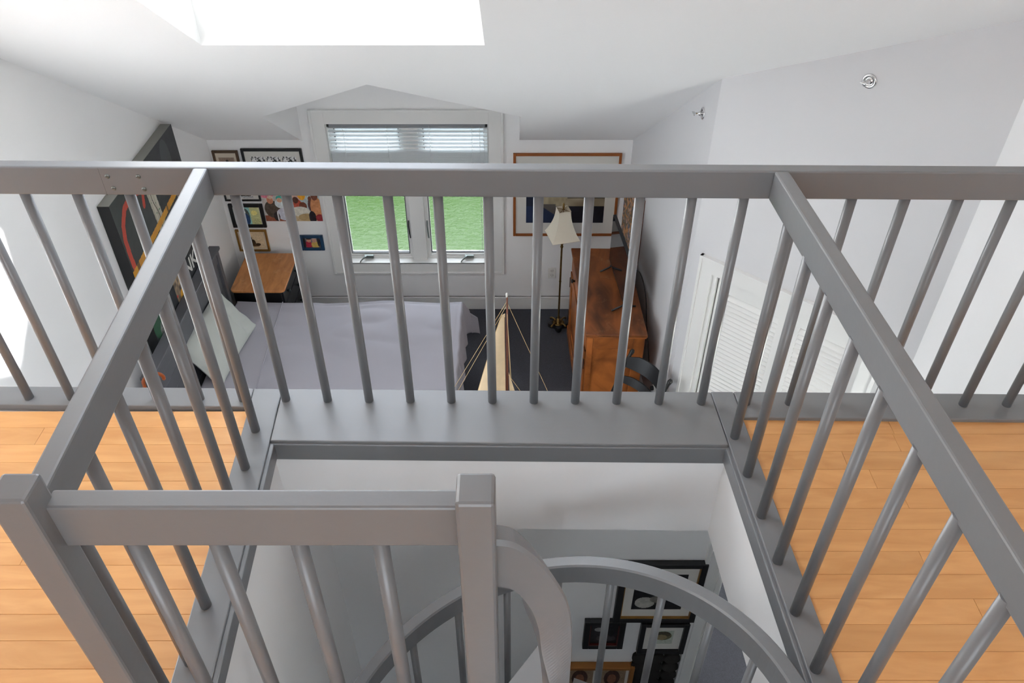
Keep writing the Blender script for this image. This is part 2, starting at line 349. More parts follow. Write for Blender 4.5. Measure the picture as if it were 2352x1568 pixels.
# loft slab with the stair well cut in it; header and well walls painted white
WL, WR, WF, WN = -.803, .702, 1.815, .78    # opening: left, right, far, near (left half)
ZS = -.455                                   # underside of the loft
FT = -.014                                   # subfloor; planks lie on it
def slabpart(mb, u0, u1, v0, v1, z0=ZS, z1=FT - .02):
    q = [G(u0, v0), G(u1, v0), G(u1, v1), G(u0, v1)]; mb.hexa([(x, y, z0) for x, y in q], [(x, y, z1) for x, y in q])
b = MB(); slabpart(b, -2.7, WL, -3.2, 2.05); slabpart(b, WR, 2.4, -3.2, 2.05); slabpart(b, WL, WR, WF, 2.05)
slabpart(b, WL, -.1, -3.2, WN); slabpart(b, -.1, WR, -3.2, .12); b.build('wall_well', WHITE, kind='structure')
# bedroom and lower-hall floor
MB().box((XL - .1, YB, ZF - .08), (XR + .1, YF + .1, ZF)).build('floor', CARPET, kind='structure')
# partition under the loft edge carrying pictures; casing at its open end
MB().box((XL, 2.2, ZF), (.9, 2.3, ZS + .02)).build('wall_partition', WHITE, kind='structure')
tr = MB(); tr.box((.885, 2.175, ZF), (.985, 2.325, ZS)); tr.box((.90, 2.165, ZF), (.925, 2.18, ZS)); tr.box((.955, 2.165, ZF), (.975, 2.18, ZS)); tr.build('trim_9', TRIMW, kind='structure')
b = MB(); slabpart(b, -1.0, WL, .0, 2.24, ZF, ZS + .01); b.build('wall_hall_left', WHITE, kind='structure')
# baseboards
b = MB(); b.box((XL, YF - .018, ZF), (.98, YF, ZF + .145), .004); b.box((XL, YF - .024, ZF + .115), (.98, YF, ZF + .145), .004); b.build('baseboard_far', TRIMW, kind='structure')
MB().box((XL, 2.3, ZF), (XL + .018, YF, ZF + .145)).build('baseboard_left', TRIMW, kind='structure')
b = MB(); dA = (PA1 - PA0).normalized(); nA = Vector((dA.y, -dA.x)); nA = -nA if nA.x > 0 else nA
def A3(s, z, o=0.0): return Vector((PA0.x + dA.x * s + nA.x * o, PA0.y + dA.y * s + nA.y * o, z))
b.hexa([A3(0, ZF, .018), A3(1.86, ZF, .018), A3(1.86, ZF, 0), A3(0, ZF, 0)], [A3(0, ZF + .14, .018), A3(1.86, ZF + .14, .018), A3(1.86, ZF + .14, 0), A3(0, ZF + .14, 0)])
b.build('baseboard_right', TRIMW, kind='structure')

# grey kerb boards round the loft edge and the opening
def board(name, u0, u1, v0, v1, z0=-.03, z1=0.0, m=None, bev=.0035):
    q = [G(u0, v0), G(u1, v0), G(u1, v1), G(u0, v1)]
    return MB().hexa([(x, y, z0) for x, y in q], [(x, y, z1) for x, y in q]).build(name, m or GREYX, None, 'structure', bevel=bev)
VE = 2.065
board('trim_1', WL, .700, 1.815, VE)
board('trim_2', -2.49, -.906, 1.972, VE); board('trim_3', .782, 2.18, 1.942, VE + .004)
board('trim_4', -.905, -.8045, .30, VE - .001, m=GREY); board('trim_5', .7015, .780, -1.0, VE + .003, m=GREY)
board('trim_6', WL, -.1, .74, .86, m=GREY)
# bevelled inner lip and apron under the kerbs
board('trim_7', WL, .704, 1.808, 1.83, -.085, -.012, GREY, .003)
board('trim_8', WL - .004, WL + .012, .75, 1.815, -.075, -.010, GREY, .004); board('trim_10', WR - .012, WR + .003, .0, 1.815, -.075, -.010, GREY, .004)
board('trim_11', -2.49, 2.18, 2.05, VE - .004, ZS, -.03, GREY, 0)

# maple planks
fl = MB().box((XL, YB, FT - .022), (XL + .01, YB + .01, FT - .02)).build('floor', MAPLE, kind='structure')
plk = MB().box((0, -.0385, FT - .016), (1, .0385, FT), .0012)
pme = plk.build('plank', MAPLE, fl); base = pme.data; bpy.data.objects.remove(pme)
def plank(x0, x1, y):
    o = bpy.data.objects.new('plank', base); COL.objects.link(o); o.parent = fl; o.location = (x0 + .0004, y, 0); o.scale = (x1 - x0 - .0008, 1, 1)
rr = random.Random(3); pw = .0775
def strip(xa, xb, y0, y1, lmin=.55, lmax=1.3):
    y = y1 - pw / 2
    while y > y0:
        x = xa; 
        while x < xb - .01:
            L = rr.uniform(lmin, lmax)
            if x == xa: L *= rr.uniform(.3, 1)
            x2 = min(xb, x + L)
            if xb - x2 < .25: x2 = xb
            plank(x, x2, y); x = x2
        y -= pw
strip(XL, -.85, .45, 1.975); strip(.74, XR, .45, 1.945)
MB().box((XL, YB, FT - .02), (-.86, .44, FT)).build('floor', MAPLE, kind='structure'); MB().box((.76, YB, FT - .02), (XR, .44, FT)).build('floor', MAPLE, kind='structure')
MB().box((-.86, YB, FT - .02), (.76, .1, FT)).build('floor', MAPLE, kind='structure')
MB().box((-.83, .1, FT - .02), (-.1, .70, FT)).build('floor', MAPLE, kind='structure')

# ------------------------------------------------------------------ railings
RT, RH, RW = .90, .087, .040               # rail top, height, width
def rail_uv(name, u0, v0, u1, v1, parent, along, wd=RW, top=RT):
    if along == 'x': q = [G(u0, v0 - wd / 2), G(u1, v0 - wd / 2), G(u1, v1 + wd / 2), G(u0, v1 + wd / 2)]
    else: q = [G(u0 - wd / 2, v0), G(u0 + wd / 2, v0), G(u1 + wd / 2, v1), G(u1 - wd / 2, v1)]
    return MB().hexa([(x, y, top - RH) for x, y in q], [(x, y, top) for x, y in q]).build(name, GREY, parent, bevel=.005)
bal0 = MB().tube([(0, 0, -.004), (0, 0, RT - RH + .01)], .0148, 20)
def balus(parent, pts):
    first = None
    for (x, y) in pts:
        if first is None:
            first = bal0.build('baluster', GREY, parent); first.location = (x, y, 0)
        else: inst(first, 'baluster', parent, (x, y, 0))
far_r = thing('guard_railing', 'long grey painted railing with round balusters along the loft edge above the bedroom', 'railing', (0, 2.0, 0))
far_r.location = (0, 0, 0)
rail_uv('handrail', -2.48, 2.005, 2.17, 2.005, far_r, 'x')
fb = [-2.28, -2.13, -1.98, -1.83, -1.679, -1.53, -1.381, -1.232, -1.083, -.933, -.784, -.639, -.495, -.352, -.210, -.068, .075, .218, .361, .507, .653, .808, .956, 1.106, 1.255, 1.405, 1.554, 1.703, 1.853, 2.0]
balus(far_r, [(x, 2.010 - .0105 * x) for x in fb])
for (x, z) in ((-1.116, .872), (-1.030, .872), (-1.110, .835), (-1.025, .833)):   # screws of the splice
    s = MB().lathe([(.0062, 0), (.0068, .001), (.0068, .0022), (.003, .003)], n=14, M=Matrix.Rotation(PI / 2, 4, 'X'))
    o = s.build('screw', STEELG, far_r); q_ = MB().box((-.005, -.0040, -.0008), (.005, -.0026, .0008)).build('slot', SLOT, o); o.location = (x, 1.9858 - .0125 * x, z)
q0 = MB().box((-.0003, -.0008, 0), (.0003, .0002, RH - .004)).build('splice_joint', SLOT, far_r); q0.location = (-1.135, 1.9858 + .014, RT - RH)
left_r = thing('guard_railing', 'grey railing on the left side of the stair opening, ending at a square newel', 'railing')
rail_uv('handrail', -.852, .86, -.852, 1.985, left_r, 'y')
balus(left_r, [(-.854, 1.872), (-.847, 1.708), (-.840, 1.545), (-.834, 1.381), (-.829, 1.219), (-.822, 1.056), (-.815, .93)])
right_r = thing('guard_railing', 'grey railing on the right side of the stair opening beside the orange floor', 'railing')
rail_uv('handrail', .733, -.6, .733, 1.985, right_r, 'y')
balus(right_r, [(.735, 1.842), (.741, 1.680), (.747, 1.520), (.755, 1.360), (.762, 1.199), (.770, 1.038), (.778, .878), (.786, .718), (.794, .558), (.802, .398), (.81, .238), (.818, .078), (.826, -.082)])
front_r = thing('guard_railing', 'short grey railing in the foreground between the two square newel posts', 'railing')
q = [(-.765, .8335), (-.055, .8335), (-.055, .8735), (-.765, .8735)]
MB().hexa([(x, y, .796) for x, y in q], [(x, y, .900) for x, y in q]).build('handrail', GREY, front_r, bevel=.005)
balus(front_r, [(x, .8535) for x in (-.655, -.513, -.371, -.229)])
def newel(parent, x0, x1, y0, y1, zt, z0=0.0):
    return MB().box((x0, y0, z0), (x1, y1, zt), .006).build('newel_post', GREY, parent)
newel(left_r, -.822, -.759, .802, .862, .955)
newel(front_r, -.0875, -.026, .783, .848, .972, -.5)

# ------------------------------------------------------------------ spiral staircase
st = thing('spiral_staircase', 'grey spiral staircase with curved helical handrail descending through the opening', 'staircase')
HC = Vector((.04, .883)); HR = .623; H0, HK = .123, .2515
def hz(a): return H0 - HK * a
n_ = [(-.028, .79), (.112, .79), (.108, 1.06), (.07, 1.115), (-.008, 1.012), (-.028, .95)]
MB().add([(x, y, -.05) for x, y in n_] + [(x, y, -.02) for x, y in n_], [tuple(reversed(range(6))), tuple(range(6, 12))] + [(k, (k + 1) % 6, 6 + (k + 1) % 6, 6 + k) for k in range(6)]).build('tread', GREYX, st)
secs = []
a0, a1 = math.radians(-75), math.radians(300); N = 130
for i in range(N + 1):
    a = a0 + (a1 - a0) * i / N; c, s_ = math.cos(a), math.sin(a); z = hz(a)
    prof = [(HR, z - .088), (HR + .042, z - .088), (HR + .042, z - .006), (HR + .037, z), (HR + .005, z), (HR, z - .006)]
    secs.append([Vector((HC.x + r * c, HC.y + r * s_, zz)) for r, zz in prof])
MB().sections(secs).build('handrail', GREY, st)
for i in range(25):
    a = math.radians(-70 + i * 15); z = hz(a); r = HR + .021; p = (HC.x + r * math.cos(a), HC.y + r * math.sin(a))
    MB().tube([(p[0], p[1], z - .93), (p[0], p[1], z - .07)], .0125, 12).build('baluster', GREY, st)
for i in range(17):
    a = math.radians(-70 + i * 28); b2 = a + math.radians(31); z = hz(a) - .90
    if z < ZF + .1: break
    poly = [(HC.x + r * math.cos(t), HC.y + r * math.sin(t)) for r, t in [(.05, a), (.66, a)] + [(.66, a + (b2 - a) * k / 4) for k in (1, 2, 3, 4)] + [(.05, b2)]]
    n = len(poly); m = MB(); m.add([(x, y, z - .035) for x, y in poly] + [(x, y, z) for x, y in poly], [tuple(reversed(range(n))), tuple(range(n, 2 * n))] + [(k, (k + 1) % n, n + (k + 1) % n, n + k) for k in range(n)])
    m.build('tread', GREYX, st)
MB().tube([(HC.x, HC.y, ZF), (HC.x, HC.y, -.3)], .05, 20).build('column', GREY, st)
# twisting handrail fitting that leaves the centre newel and winds down
def rsec(c, h, t):
    c, h, t = Vector(c), Vector(h), Vector(t); return [c - h * .9 - t, c - h * .9 + t, c - h * .0 + t * 1.02, c + h * .86 + t, c + h + t * .7, c + h - t * .7, c + h * .86 - t, c - t * 1.02]
key = [((-.045, .832, .772), (0, 0, .068), (0, .021, 0)), ((.000, .835, .757), (.004, 0, .067), (-.004, .021, 0)), ((.036, .832, .700), (.016, 0, .060), (-.010, .019, .003)),
       ((.062, .822, .630), (.028, 0, .044), (-.012, .016, .006)), ((.078, .806, .555), (.030, .006, .026), (-.006, .015, .009)), ((.084, .784, .480), (.022, .012, .014), (-.008, .015, .006)),
       ((.084, .762, .420), (.016, .014, .008), (-.010, .013, .003)), ((.079, .744, .375), (.012, .012, .003), (-.010, .011, .001)), ((.070, .728, .345), (.007, .007, .0), (-.006, .006, .0))]
def catmull(P, t):
    n = len(P) - 1; i = min(int(t * n), n - 1); f = t * n - i
    p0, p1, p2, p3 = P[max(i - 1, 0)], P[i], P[i + 1], P[min(i + 2, n)]
    return tuple(.5 * (2 * b + (c - a) * f + (2 * a - 5 * b + 4 * c - d) * f * f + (-a + 3 * b - 3 * c + d) * f ** 3) for a, b, c, d in zip(p0, p1, p2, p3))
secs = [rsec(*[catmull([k[j] for k in key], i / 90) for j in range(3)]) for i in range(91)]
o = MB().sections(secs).build('rail_fitting', GREY, st)
MB().tube([(.078, .765, -.6), (.078, .765, .42)], .0125, 12).build('baluster', GREY, st)

# ------------------------------------------------------------------ bedroom window
w1 = MB()
def ring(mb, x0, x1, z0, z1, wd, y0, y1):
    mb.box((x0, y0, z0), (x0 + wd, y1, z1)); mb.box((x1 - wd, y0, z0), (x1, y1, z1)); mb.box((x0 + wd, y0, z0), (x1 - wd, y1, z0 + wd)); mb.box((x0 + wd, y0, z1 - wd), (x1 - wd, y1, z1))
cw = .11
ring(w1, OX0 - cw, OX1 + cw, OZ0 - .1, OZ1 + .1, .105, YF - .02, YF)
window = w1.build('window_1', TRIMW, kind='structure', bevel=.002)
b = MB(); ring(b, OX0 - cw - .016, OX1 + cw + .016, OZ0 - .116, OZ1 + .116, .022, YF - .03, YF); b.build('casing_bead', TRIMW, window, bevel=.004)
b = MB(); b.box((OX0, YF - .02, OZ0 - .004), (OX1, YF + WT, OZ0 + .004)); b.box((OX0 - .002, YF, OZ0), (OX0 + .003, YF + WT, OZ1)); b.box((OX1 - .003, YF, OZ0), (OX1 + .002, YF + WT, OZ1)); b.box((OX0, YF, OZ1 - .003), (OX1, YF + WT, OZ1 + .002)); b.build('sill', TRIMW, window)
YS = YF + .10
MB().box((-.895, YF + .035, OZ0), (-.768, YF + WT, OZ1), .003).build('mullion', TRIMW, window)
for k, (x0, x1) in enumerate(((OX0, -.895), (-.768, OX1))):
    b = MB(); ring(b, x0, x1, OZ0, OZ1, .032, YS - .012, YS + .05); ring(b, x0, x1, OZ0, OZ1, .018, YS - .03, YS + .05); s_ = b.build('sash', TRIMW, window, bevel=.003)
    b = MB(); ring(b, x0 + .032, x1 - .032, OZ0 + .032, OZ1 - .032, .009, YS - .006 if k == 0 else YS + .01, YS + .03); b.build('gasket', SASHG, s_)
    MB().box((x0 + .035, YS + .02, OZ0 + .035), (x1 - .035, YS + .024, OZ1 - .035)).build('pane', GLASS, s_)
    cx = (x0 + x1) / 2 + (-.10 if k == 0 else .10)
    c = MB(); c.box((cx - .05, YS - .052, OZ0 + .006), (cx + .035, YS - .026, OZ0 + .036), .006); c.tube([(cx - .03, YS - .05, OZ0 + .03), (cx - .05, YS - .075, OZ0 + .028), (cx - .075, YS - .10, OZ0 + .012), (cx - .078, YS - .112, OZ0 + .006)], [.009, .008, .006, .007], 8)
    c.build('crank_handle', STEELG, window)
    lx = x1 - .02 if k == 0 else x0 + .018
    MB().tube([(lx, YS - .03, -1.80), (lx, YS - .05, -1.84), (lx + .004, YS - .055, -1.92), (lx + .006, YS - .045, -1.97)], .006, 8).build('sash_lock', STEELG if k else DARKM, window)
# venetian blind
bl = thing('window_blind', 'white venetian blind pulled halfway up in the bedroom window', 'blind', (0, 0, 0))
MB().box((OX0 + .004, YF + .002, OZ1 - .035), (OX1 - .004, YF + .05, OZ1 - .001), .002).build('head_rail', BLINDH, bl)
for x in (OX0 + .004, OX1 - .022): MB().box((x, YF - .001, OZ1 - .037), (x + .018, YF + .052, OZ1), .001).build('end_bracket', DARKM, bl)
sl = MB().add([(OX0 + .008, -.024, .002), (OX1 - .008, -.024, .002), (OX1 - .008, 0, .006), (OX0 + .008, 0, .006), (OX0 + .008, .024, .002), (OX1 - .008, .024, .002), (OX0 + .008, -.024, 0), (OX1 - .008, -.024, 0), (OX1 - .008, .024, 0), (OX0 + .008, .024, 0)],
              [(0, 1, 2, 3), (3, 2, 5, 4), (6, 7, 1, 0), (9, 8, 5, 4), (6, 7, 8, 9), (0, 3, 4, 9, 6), (1, 2, 5, 8, 7)]).build('slat', BLIND, bl); sl.location = (0, YF + .026, OZ1 - .05)
zz = OZ1 - .05
for k in range(1, 7): zz -= .0335; inst(sl, 'slat', bl, (0, YF + .026, zz))
zz = -1.108
for k in range(17): zz -= .0078; inst(sl, 'slat', bl, (0, YF + .026, zz))
MB().box((OX0 + .006, YF + .001, zz - .022), (OX1 - .006, YF + .051, zz - .004), .003).build('bottom_rail', BLIND, bl)
for t in (.10, .37, .635, .90):
    x = OX0 + (OX1 - OX0) * t
    for dy in (.0, .052): MB().tube([(x, YF + dy, OZ1 - .03), (x, YF + dy, zz - .01)], .0014, 5).build('ladder_cord', CORD if 0 else BLIND, bl)
for x, zb in ((-.262, -2.05), (-.225, -1.35)): MB().tube([(x, YF - .004, OZ1 - .03), (x - .002, YF - .006, zb)], .0018, 6).build('pull_cord', BLIND, bl)
MB().tube([(-.264 + .03 * math.cos(t * .7) * (1 - t / 40), YF - .004 + 0.0, -2.05 - .004 * t) for t in range(24)], .0015, 5).build('pull_cord', BLIND, bl)

# ------------------------------------------------------------------ water and boat outside
MB().add([(-60, 7, -8), (60, 7, -8), (60, 160, -8), (-60, 160, -8)], [(0, 1, 2, 3)]).build('water', WATER, kind='structure')
bt = thing('moored_boat', 'white boat roof seen through the blind slats outside the window', 'boat', (-2.2, 21.6, -8), .08)
prof = [(-7, 0), (-6, -1.6), (0, -2.0), (6, -1.7), (9, 0), (6, 1.7), (0, 2.0), (-6, 1.6)]
b = MB(); n = len(prof); b.add([(x * .94, y * .9, -.2) for x, y in prof] + [(x, y, 1.0) for x, y in prof], [tuple(range(n)), tuple(range(n, 2 * n))] + [(k, (k + 1) % n, n + (k + 1) % n, n + k) for k in range(n)]); b.build('hull', BOATW, bt, bevel=.05)
MB().box((-4.5, -1.3, 1), (4.5, 1.3, 2.0), .15).build('cabin', BOATW, bt)
MB().box((-4.8, -1.5, 2.0), (4.9, 1.5, 2.12), .05).build('cabin_roof', BOATW, bt)
for k in range(5): MB().box((-4.0 + k * 1.7, -1.32, 1.35), (-2.8 + k * 1.7, -1.29, 1.8)).build('window', BOATG, bt)

# ------------------------------------------------------------------ pictures
def smooth(a, b, x):
    t = max(0, min(1, (x - a) / (b - a))); return t * t * (3 - 2 * t)
def hsh(i, j, s=0):
    v = math.sin(i * 127.1 + j * 311.7 + s * 74.7) * 43758.5453; return v - math.floor(v)
def vn(x, y, s=0):
    i, j = math.floor(x), math.floor(y); f, g_ = x - i, y - j; f = f * f * (3 - 2 * f); g_ = g_ * g_ * (3 - 2 * g_)
    return (hsh(i, j, s) * (1 - f) + hsh(i + 1, j, s) * f) * (1 - g_) + (hsh(i, j + 1, s) * (1 - f) + hsh(i + 1, j + 1, s) * f) * g_
def paint(name, nx, ny, P, fn, parent):      # P(u,v) -> point; colour fn(u,v) in sRGB
    vs = [P(i / nx, j / ny) for j in range(ny + 1) for i in range(nx + 1)]
    fs = [(j * (nx + 1) + i, j * (nx + 1) + i + 1, (j + 1) * (nx + 1) + i + 1, (j + 1) * (nx + 1) + i) for j in range(ny) for i in range(nx)]
    me = bpy.data.meshes.new(name); me.from_pydata([tuple(v) for v in vs], [], fs); me.materials.append(VCOL)
    ca = me.color_attributes.new('Col', 'FLOAT_COLOR', 'CORNER'); k = 0
    for p in me.polygons:
        i = p.index % nx; j = p.index // nx; c = fn((i + .5) / nx, (j + .5) / ny); c = (lin(max(0, min(255, c[0]))), lin(max(0, min(255, c[1]))), lin(max(0, min(255, c[2]))), 1)
        for _ in p.loop_indices: ca.data[k].color = c; k += 1
    o = bpy.data.objects.new(name, me); COL.objects.link(o)
    if parent: o.parent = parent
    return o
def ell(u, v, cx, cy, rx, ry): return ((u - cx) / rx) ** 2 + ((v - cy) / ry) ** 2 < 1
def blobs(base, L):
    def f(u, v):
        c = base(u, v) if callable(base) else base
        for (cx, cy, rx, ry, col) in L:
            if ell(u, v, cx, cy, rx, ry): c = col
        n = (vn(u * 22, v * 22, 3) - .5) * 26
        return (c[0] + n, c[1] + n, c[2] + n)
    return f
def framed(label, x0, x1, z0, z1, fw, fm, mm, mw, fn, group, y=YF, depth=.022, nx=90, ny=76, windows=None, tilt=0.0, name='framed_picture', inner=None):
    t = thing(name, label, 'picture', ((x0 + x1) / 2, y, (z0 + z1) / 2), 0, group); W2, H2 = (x1 - x0) / 2, (z1 - z0) / 2
    b = MB(); ring(b, -W2, W2, -H2, H2, fw, -depth, -.001); b.build('frame', fm, t, bevel=.003)
    if inner:
        b = MB(); ring(b, -W2 + fw, W2 - fw, -H2 + fw, H2 - fw, .004, -depth + .004, -.001); b.build('frame_liner', inner, t)
    MB().box((-W2 + fw * .7, -depth * .45, -H2 + fw * .7), (W2 - fw * .7, -.002, H2 - fw * .7)).build('mat_board', mm, t)
    for (a, b_, c, d) in (windows or [(mw, 1 - mw, mw, 1 - mw)]):
        xa, xb = -W2 + 2 * W2 * a, -W2 + 2 * W2 * b_; za, zb = -H2 + 2 * H2 * c, -H2 + 2 * H2 * d
        paint('photo', nx, ny, lambda u, v: (xa + (xb - xa) * u, -depth * .45 - .0008, za + (zb - za) * v), fn, t)
    return t
GF = 'framed family pictures on the bedroom window wall'
f_port = blobs((150, 128, 112), [(.55, .25, .2, .35, (62, 56, 78)), (.7, .1, .25, .25, (84, 72, 110)), (.52, .72, .09, .12, (196, 160, 136)), (.52, .83, .09, .06, (40, 32, 30)), (.2, .1, .3, .12, (168, 150, 130))])
framed('small brown-framed portrait photo, topmost in the left corner of the window wall', -2.462, -2.250, -1.40, -1.088, .020, BROWNF, MATC, .2, f_port, GF)
def f_bw(u, v):
    n = vn(u * 9, v * 9, 5) * .6 + vn(u * 25, v * 25, 6) * .4; k = 235 if n > .52 else (40 if n < .4 else 130)
    if v < .25: k = 150 + 60 * vn(u * 14, v * 14, 2)
    return (k, k, k)
framed('wide black-framed picture holding three black and white photos', -2.223, -1.722, -1.40, -1.070, .022, BLACKF, MATW, .2, f_bw, GF, windows=[(.14, .365, .3, .78), (.40, .62, .3, .78), (.655, .88, .3, .78)])
framed('black-framed picture whose lower edge shows just under the long handrail, left corner', -2.452, -2.145, -1.556, -1.43, .015, BLACKF, MATW, .2, f_bw, GF)
f_card = blobs(lambda u, v: (150, 205, 200) if u < .62 else (206, 208, 150), [(.42, .5, .17, .42, (92, 104, 104)), (.42, .28, .16, .34, (42, 72, 118)), (.38, .7, .06, .09, (232, 232, 228)), (.78, .66, .12, .14, (236, 226, 140)), (.1, .45, .12, .5, (120, 196, 206))])
t = framed('black-framed greeting card with a seated figure in blue on turquoise', -2.440, -2.147, -1.819, -1.586, .030, BLACKF, MATW, .13, f_card, GF)
for k, s_ in enumerate((.05, .042, .06, .035)):
    MB().tube([(.045 + s_ * i / 8, -.0112, -.035 - k * .014 + .003 * math.sin(i * 2.1 + k)) for i in range(9)], .0009, 4).build('handwriting', BLACKF, t)
f_sk = blobs((214, 194, 160), [(.55, .22, .24, .10, (96, 72, 44)), (.5, .38, .10, .18, (70, 54, 34)), (.44, .62, .05, .10, (80, 60, 38)), (.7, .26, .10, .07, (60, 44, 28)), (.35, .22, .08, .05, (120, 92, 58)), (.36, .72, .04, .05, (110, 86, 52))])
framed('gilt-framed sepia drawing, lowest on the wall above the nightstand', -2.437, -2.163, -2.066, -1.845, .017, GOLDF, MATC, .12, f_sk, GF)
f_two = blobs((120, 116, 118), [(.28, .3, .22, .36, (176, 44, 66)), (.32, .72, .14, .2, (206, 150, 124)), (.32, .9, .16, .1, (46, 32, 28)), (.7, .28, .26, .36, (206, 176, 92)), (.66, .72, .15, .22, (196, 150, 128)), (.66, .93, .14, .07, (210, 200, 190)), (.92, .6, .08, .5, (40, 34, 36)), (.04, .5, .07, .5, (40, 34, 36))])
framed('small blue-framed photo of two people, lowest and nearest the window', -1.884, -1.674, -2.057, -1.901, .028, BLUEF, BLACKF, .17, f_two, GF)
# two unframed photo prints side by side
f_ph1 = blobs(lambda u, v: (150, 84, 62) if v < .18 else (202, 196, 190), [(.2, .86, .3, .14, (226, 130, 150)), (.55, .95, .25, .14, (214, 198, 190)), (.9, .8, .2, .3, (126, 62, 36)), (.34, .38, .3, .27, (84, 74, 64)), (.3, .66, .12, .12, (206, 138, 106)), (.32, .75, .1, .05, (224, 196, 176)), (.72, .55, .26, .15, (226, 234, 236)), (.68, .72, .14, .08, (70, 176, 160)), (.66, .66, .1, .07, (220, 170, 142)), (.85, .5, .1, .06, (40, 160, 160)), (.8, .22, .34, .2, (206, 208, 220)), (.45, .15, .12, .14, (46, 40, 44)), (.5, .15, .03, .16, (220, 220, 220))])
f_ph2 = blobs(lambda u, v: (196, 172, 134) if v < .2 else (182, 196, 196), [(.2, .85, .3, .18, (214, 176, 160)), (.42, .86, .14, .2, (236, 168, 40)), (.2, .5, .2, .22, (188, 84, 64)), (.2, .66, .1, .1, (90, 50, 36)), (.42, .48, .13, .12, (120, 64, 44)), (.3, .3, .32, .16, (222, 218, 204)), (.5, .12, .3, .12, (184, 158, 110)), (.68, .5, .09, .2, (90, 60, 60)), (.68, .7, .06, .08, (120, 70, 50)), (.86, .42, .2, .34, (206, 140, 92)), (.84, .82, .12, .17, (120, 64, 44)), (.68, .12, .12, .2, (40, 34, 44)), (.92, .1, .14, .12, (150, 44, 50))])
for lab, x0, x1, fn in (('unframed colour photo print with an old person in grey jacket, left of its pair', -2.140, -1.915, f_ph1), ('unframed colour photo print with orange-clad figure at right, nearer the window', -1.905, -1.648, f_ph2)):
    t = thing('photo_print', lab, 'photo', ((x0 + x1) / 2, YF, -1.60), 0, 'unframed photo prints by the window'); W2 = (x1 - x0) / 2
    MB().box((-W2, -.010, -.158), (W2, 0, .158), .002).build('backing', PLAST, t)
    paint('print', 110, 120, lambda u, v: (-W2 + 2 * W2 * u, -.0108, -.157 + .314 * v), fn, t)
# large framed seascape right of the window
def f_sea(u, v):
    n = vn(u * 6, v * 9, 8); m_ = vn(u * 30, v * 12, 9)
    if v < .30: c = (26 + 14 * n, 36 + 18 * n, 58 + 30 * n) if u < .45 else (24 + 10 * m_, 26 + 10 * m_, 34 + 14 * m_)
    elif v < .44 and u > .5: c = (176 - 40 * (1 - n), 164 - 40 * (1 - n), 142 - 40 * (1 - n))
    elif u < .17: c = (28, 36, 56)
    elif u < .52: c = (150 + 30 * m_, 138 + 28 * m_, 112 + 26 * m_)
    else: c = (76 + 30 * n, 70 + 28 * n, 60 + 20 * n)
    if .15 < u < .38 and v < .34 and (u - .15) * .9 > (.34 - v): c = (86, 80, 76)
    if u > .9 and v > .45 and int(u * 100) % 3 == 0: c = (222, 216, 200)
    return c
framed('large cherry-framed seascape print with wide white mat behind the floor lamp', .010, .905, -1.905, -1.112, .022, OAKF, MATW, .13, f_sea, 'pictures right of the window', nx=130, ny=110, windows=[(.125, .875, .165, .86)])
# dark canvas on the right wall above the television
t = thing('canvas_painting', 'small unframed canvas of speckled orange, blue and brown on the right wall above the television', 'picture', A3(.0, 0, 0))
t.location = (0, 0, 0)
def f_spk(u, v):
    n = vn(u * 26, v * 26, 11); m_ = vn(u * 30, v * 30, 12)
    return (196, 140, 84) if n > .68 else ((206, 172, 160) if m_ > .74 else ((90, 104, 130) if n < .28 else (84 + 30 * m_, 74 + 20 * m_, 62)))
s0, s1, z0, z1 = .10, .62, -1.80, -1.22
MB().hexa([A3(s0, z0, .045), A3(s1, z0, .045), A3(s1, z0, .001), A3(s0, z0, .001)], [A3(s0, z1, .045), A3(s1, z1, .045), A3(s1, z1, .001), A3(s0, z1, .001)]).build('stretcher', mat('brown_canvas_edge', rgb(112, 62, 46), .7), t)
paint('canvas', 90, 100, lambda u, v: A3(s0 + (s1 - s0) * u, z0 + (z1 - z0) * v, .0458), f_spk, t)
# big mixed-media painting on the left wall
t = thing('canvas_painting', 'large black mixed-media canvas with red arc and yellow beam above the bed headboard', 'picture')
PY0, PY1, PZ0, PZ1, PT = 4.215, 5.355, -1.745, -.525, .075
MB().box((XL + .001, PY0 + .004, PZ0 + .004), (XL + PT, PY1, PZ1), .003).build('stretcher', CANVE, t); MB().box((XL + .002, PY0, PZ0), (XL + PT + .0004, PY0 + .004, PZ1 - .002)).build('painted_edge', BLACKF, t)
def seg(u, v, a, b_):
    ax, ay = a; bx, by = b_; t_ = max(0, min(1, ((u - ax) * (bx - ax) + (v - ay) * (by - ay)) / ((bx - ax) ** 2 + (by - ay) ** 2 + 1e-9))); return math.hypot(u - ax - t_ * (bx - ax), v - ay - t_ * (by - ay))
PW, PH = PY1 - PY0, PZ1 - PZ0
def pline(u, v, pts): return min(seg(u * PW, v * PH, (a[0] * PW, a[1] * PH), (b_[0] * PW, b_[1] * PH)) for a, b_ in zip(pts, pts[1:]))
def PUV(px, py):      # kept for reference: painting features in its own 0..1 frame
    return px, py
ARC = [(.36, .90), (.26, .93), (.14, .91), (.07, .85), (.04, .78), (.035, .68), (.04, .58), (.05, .50)]
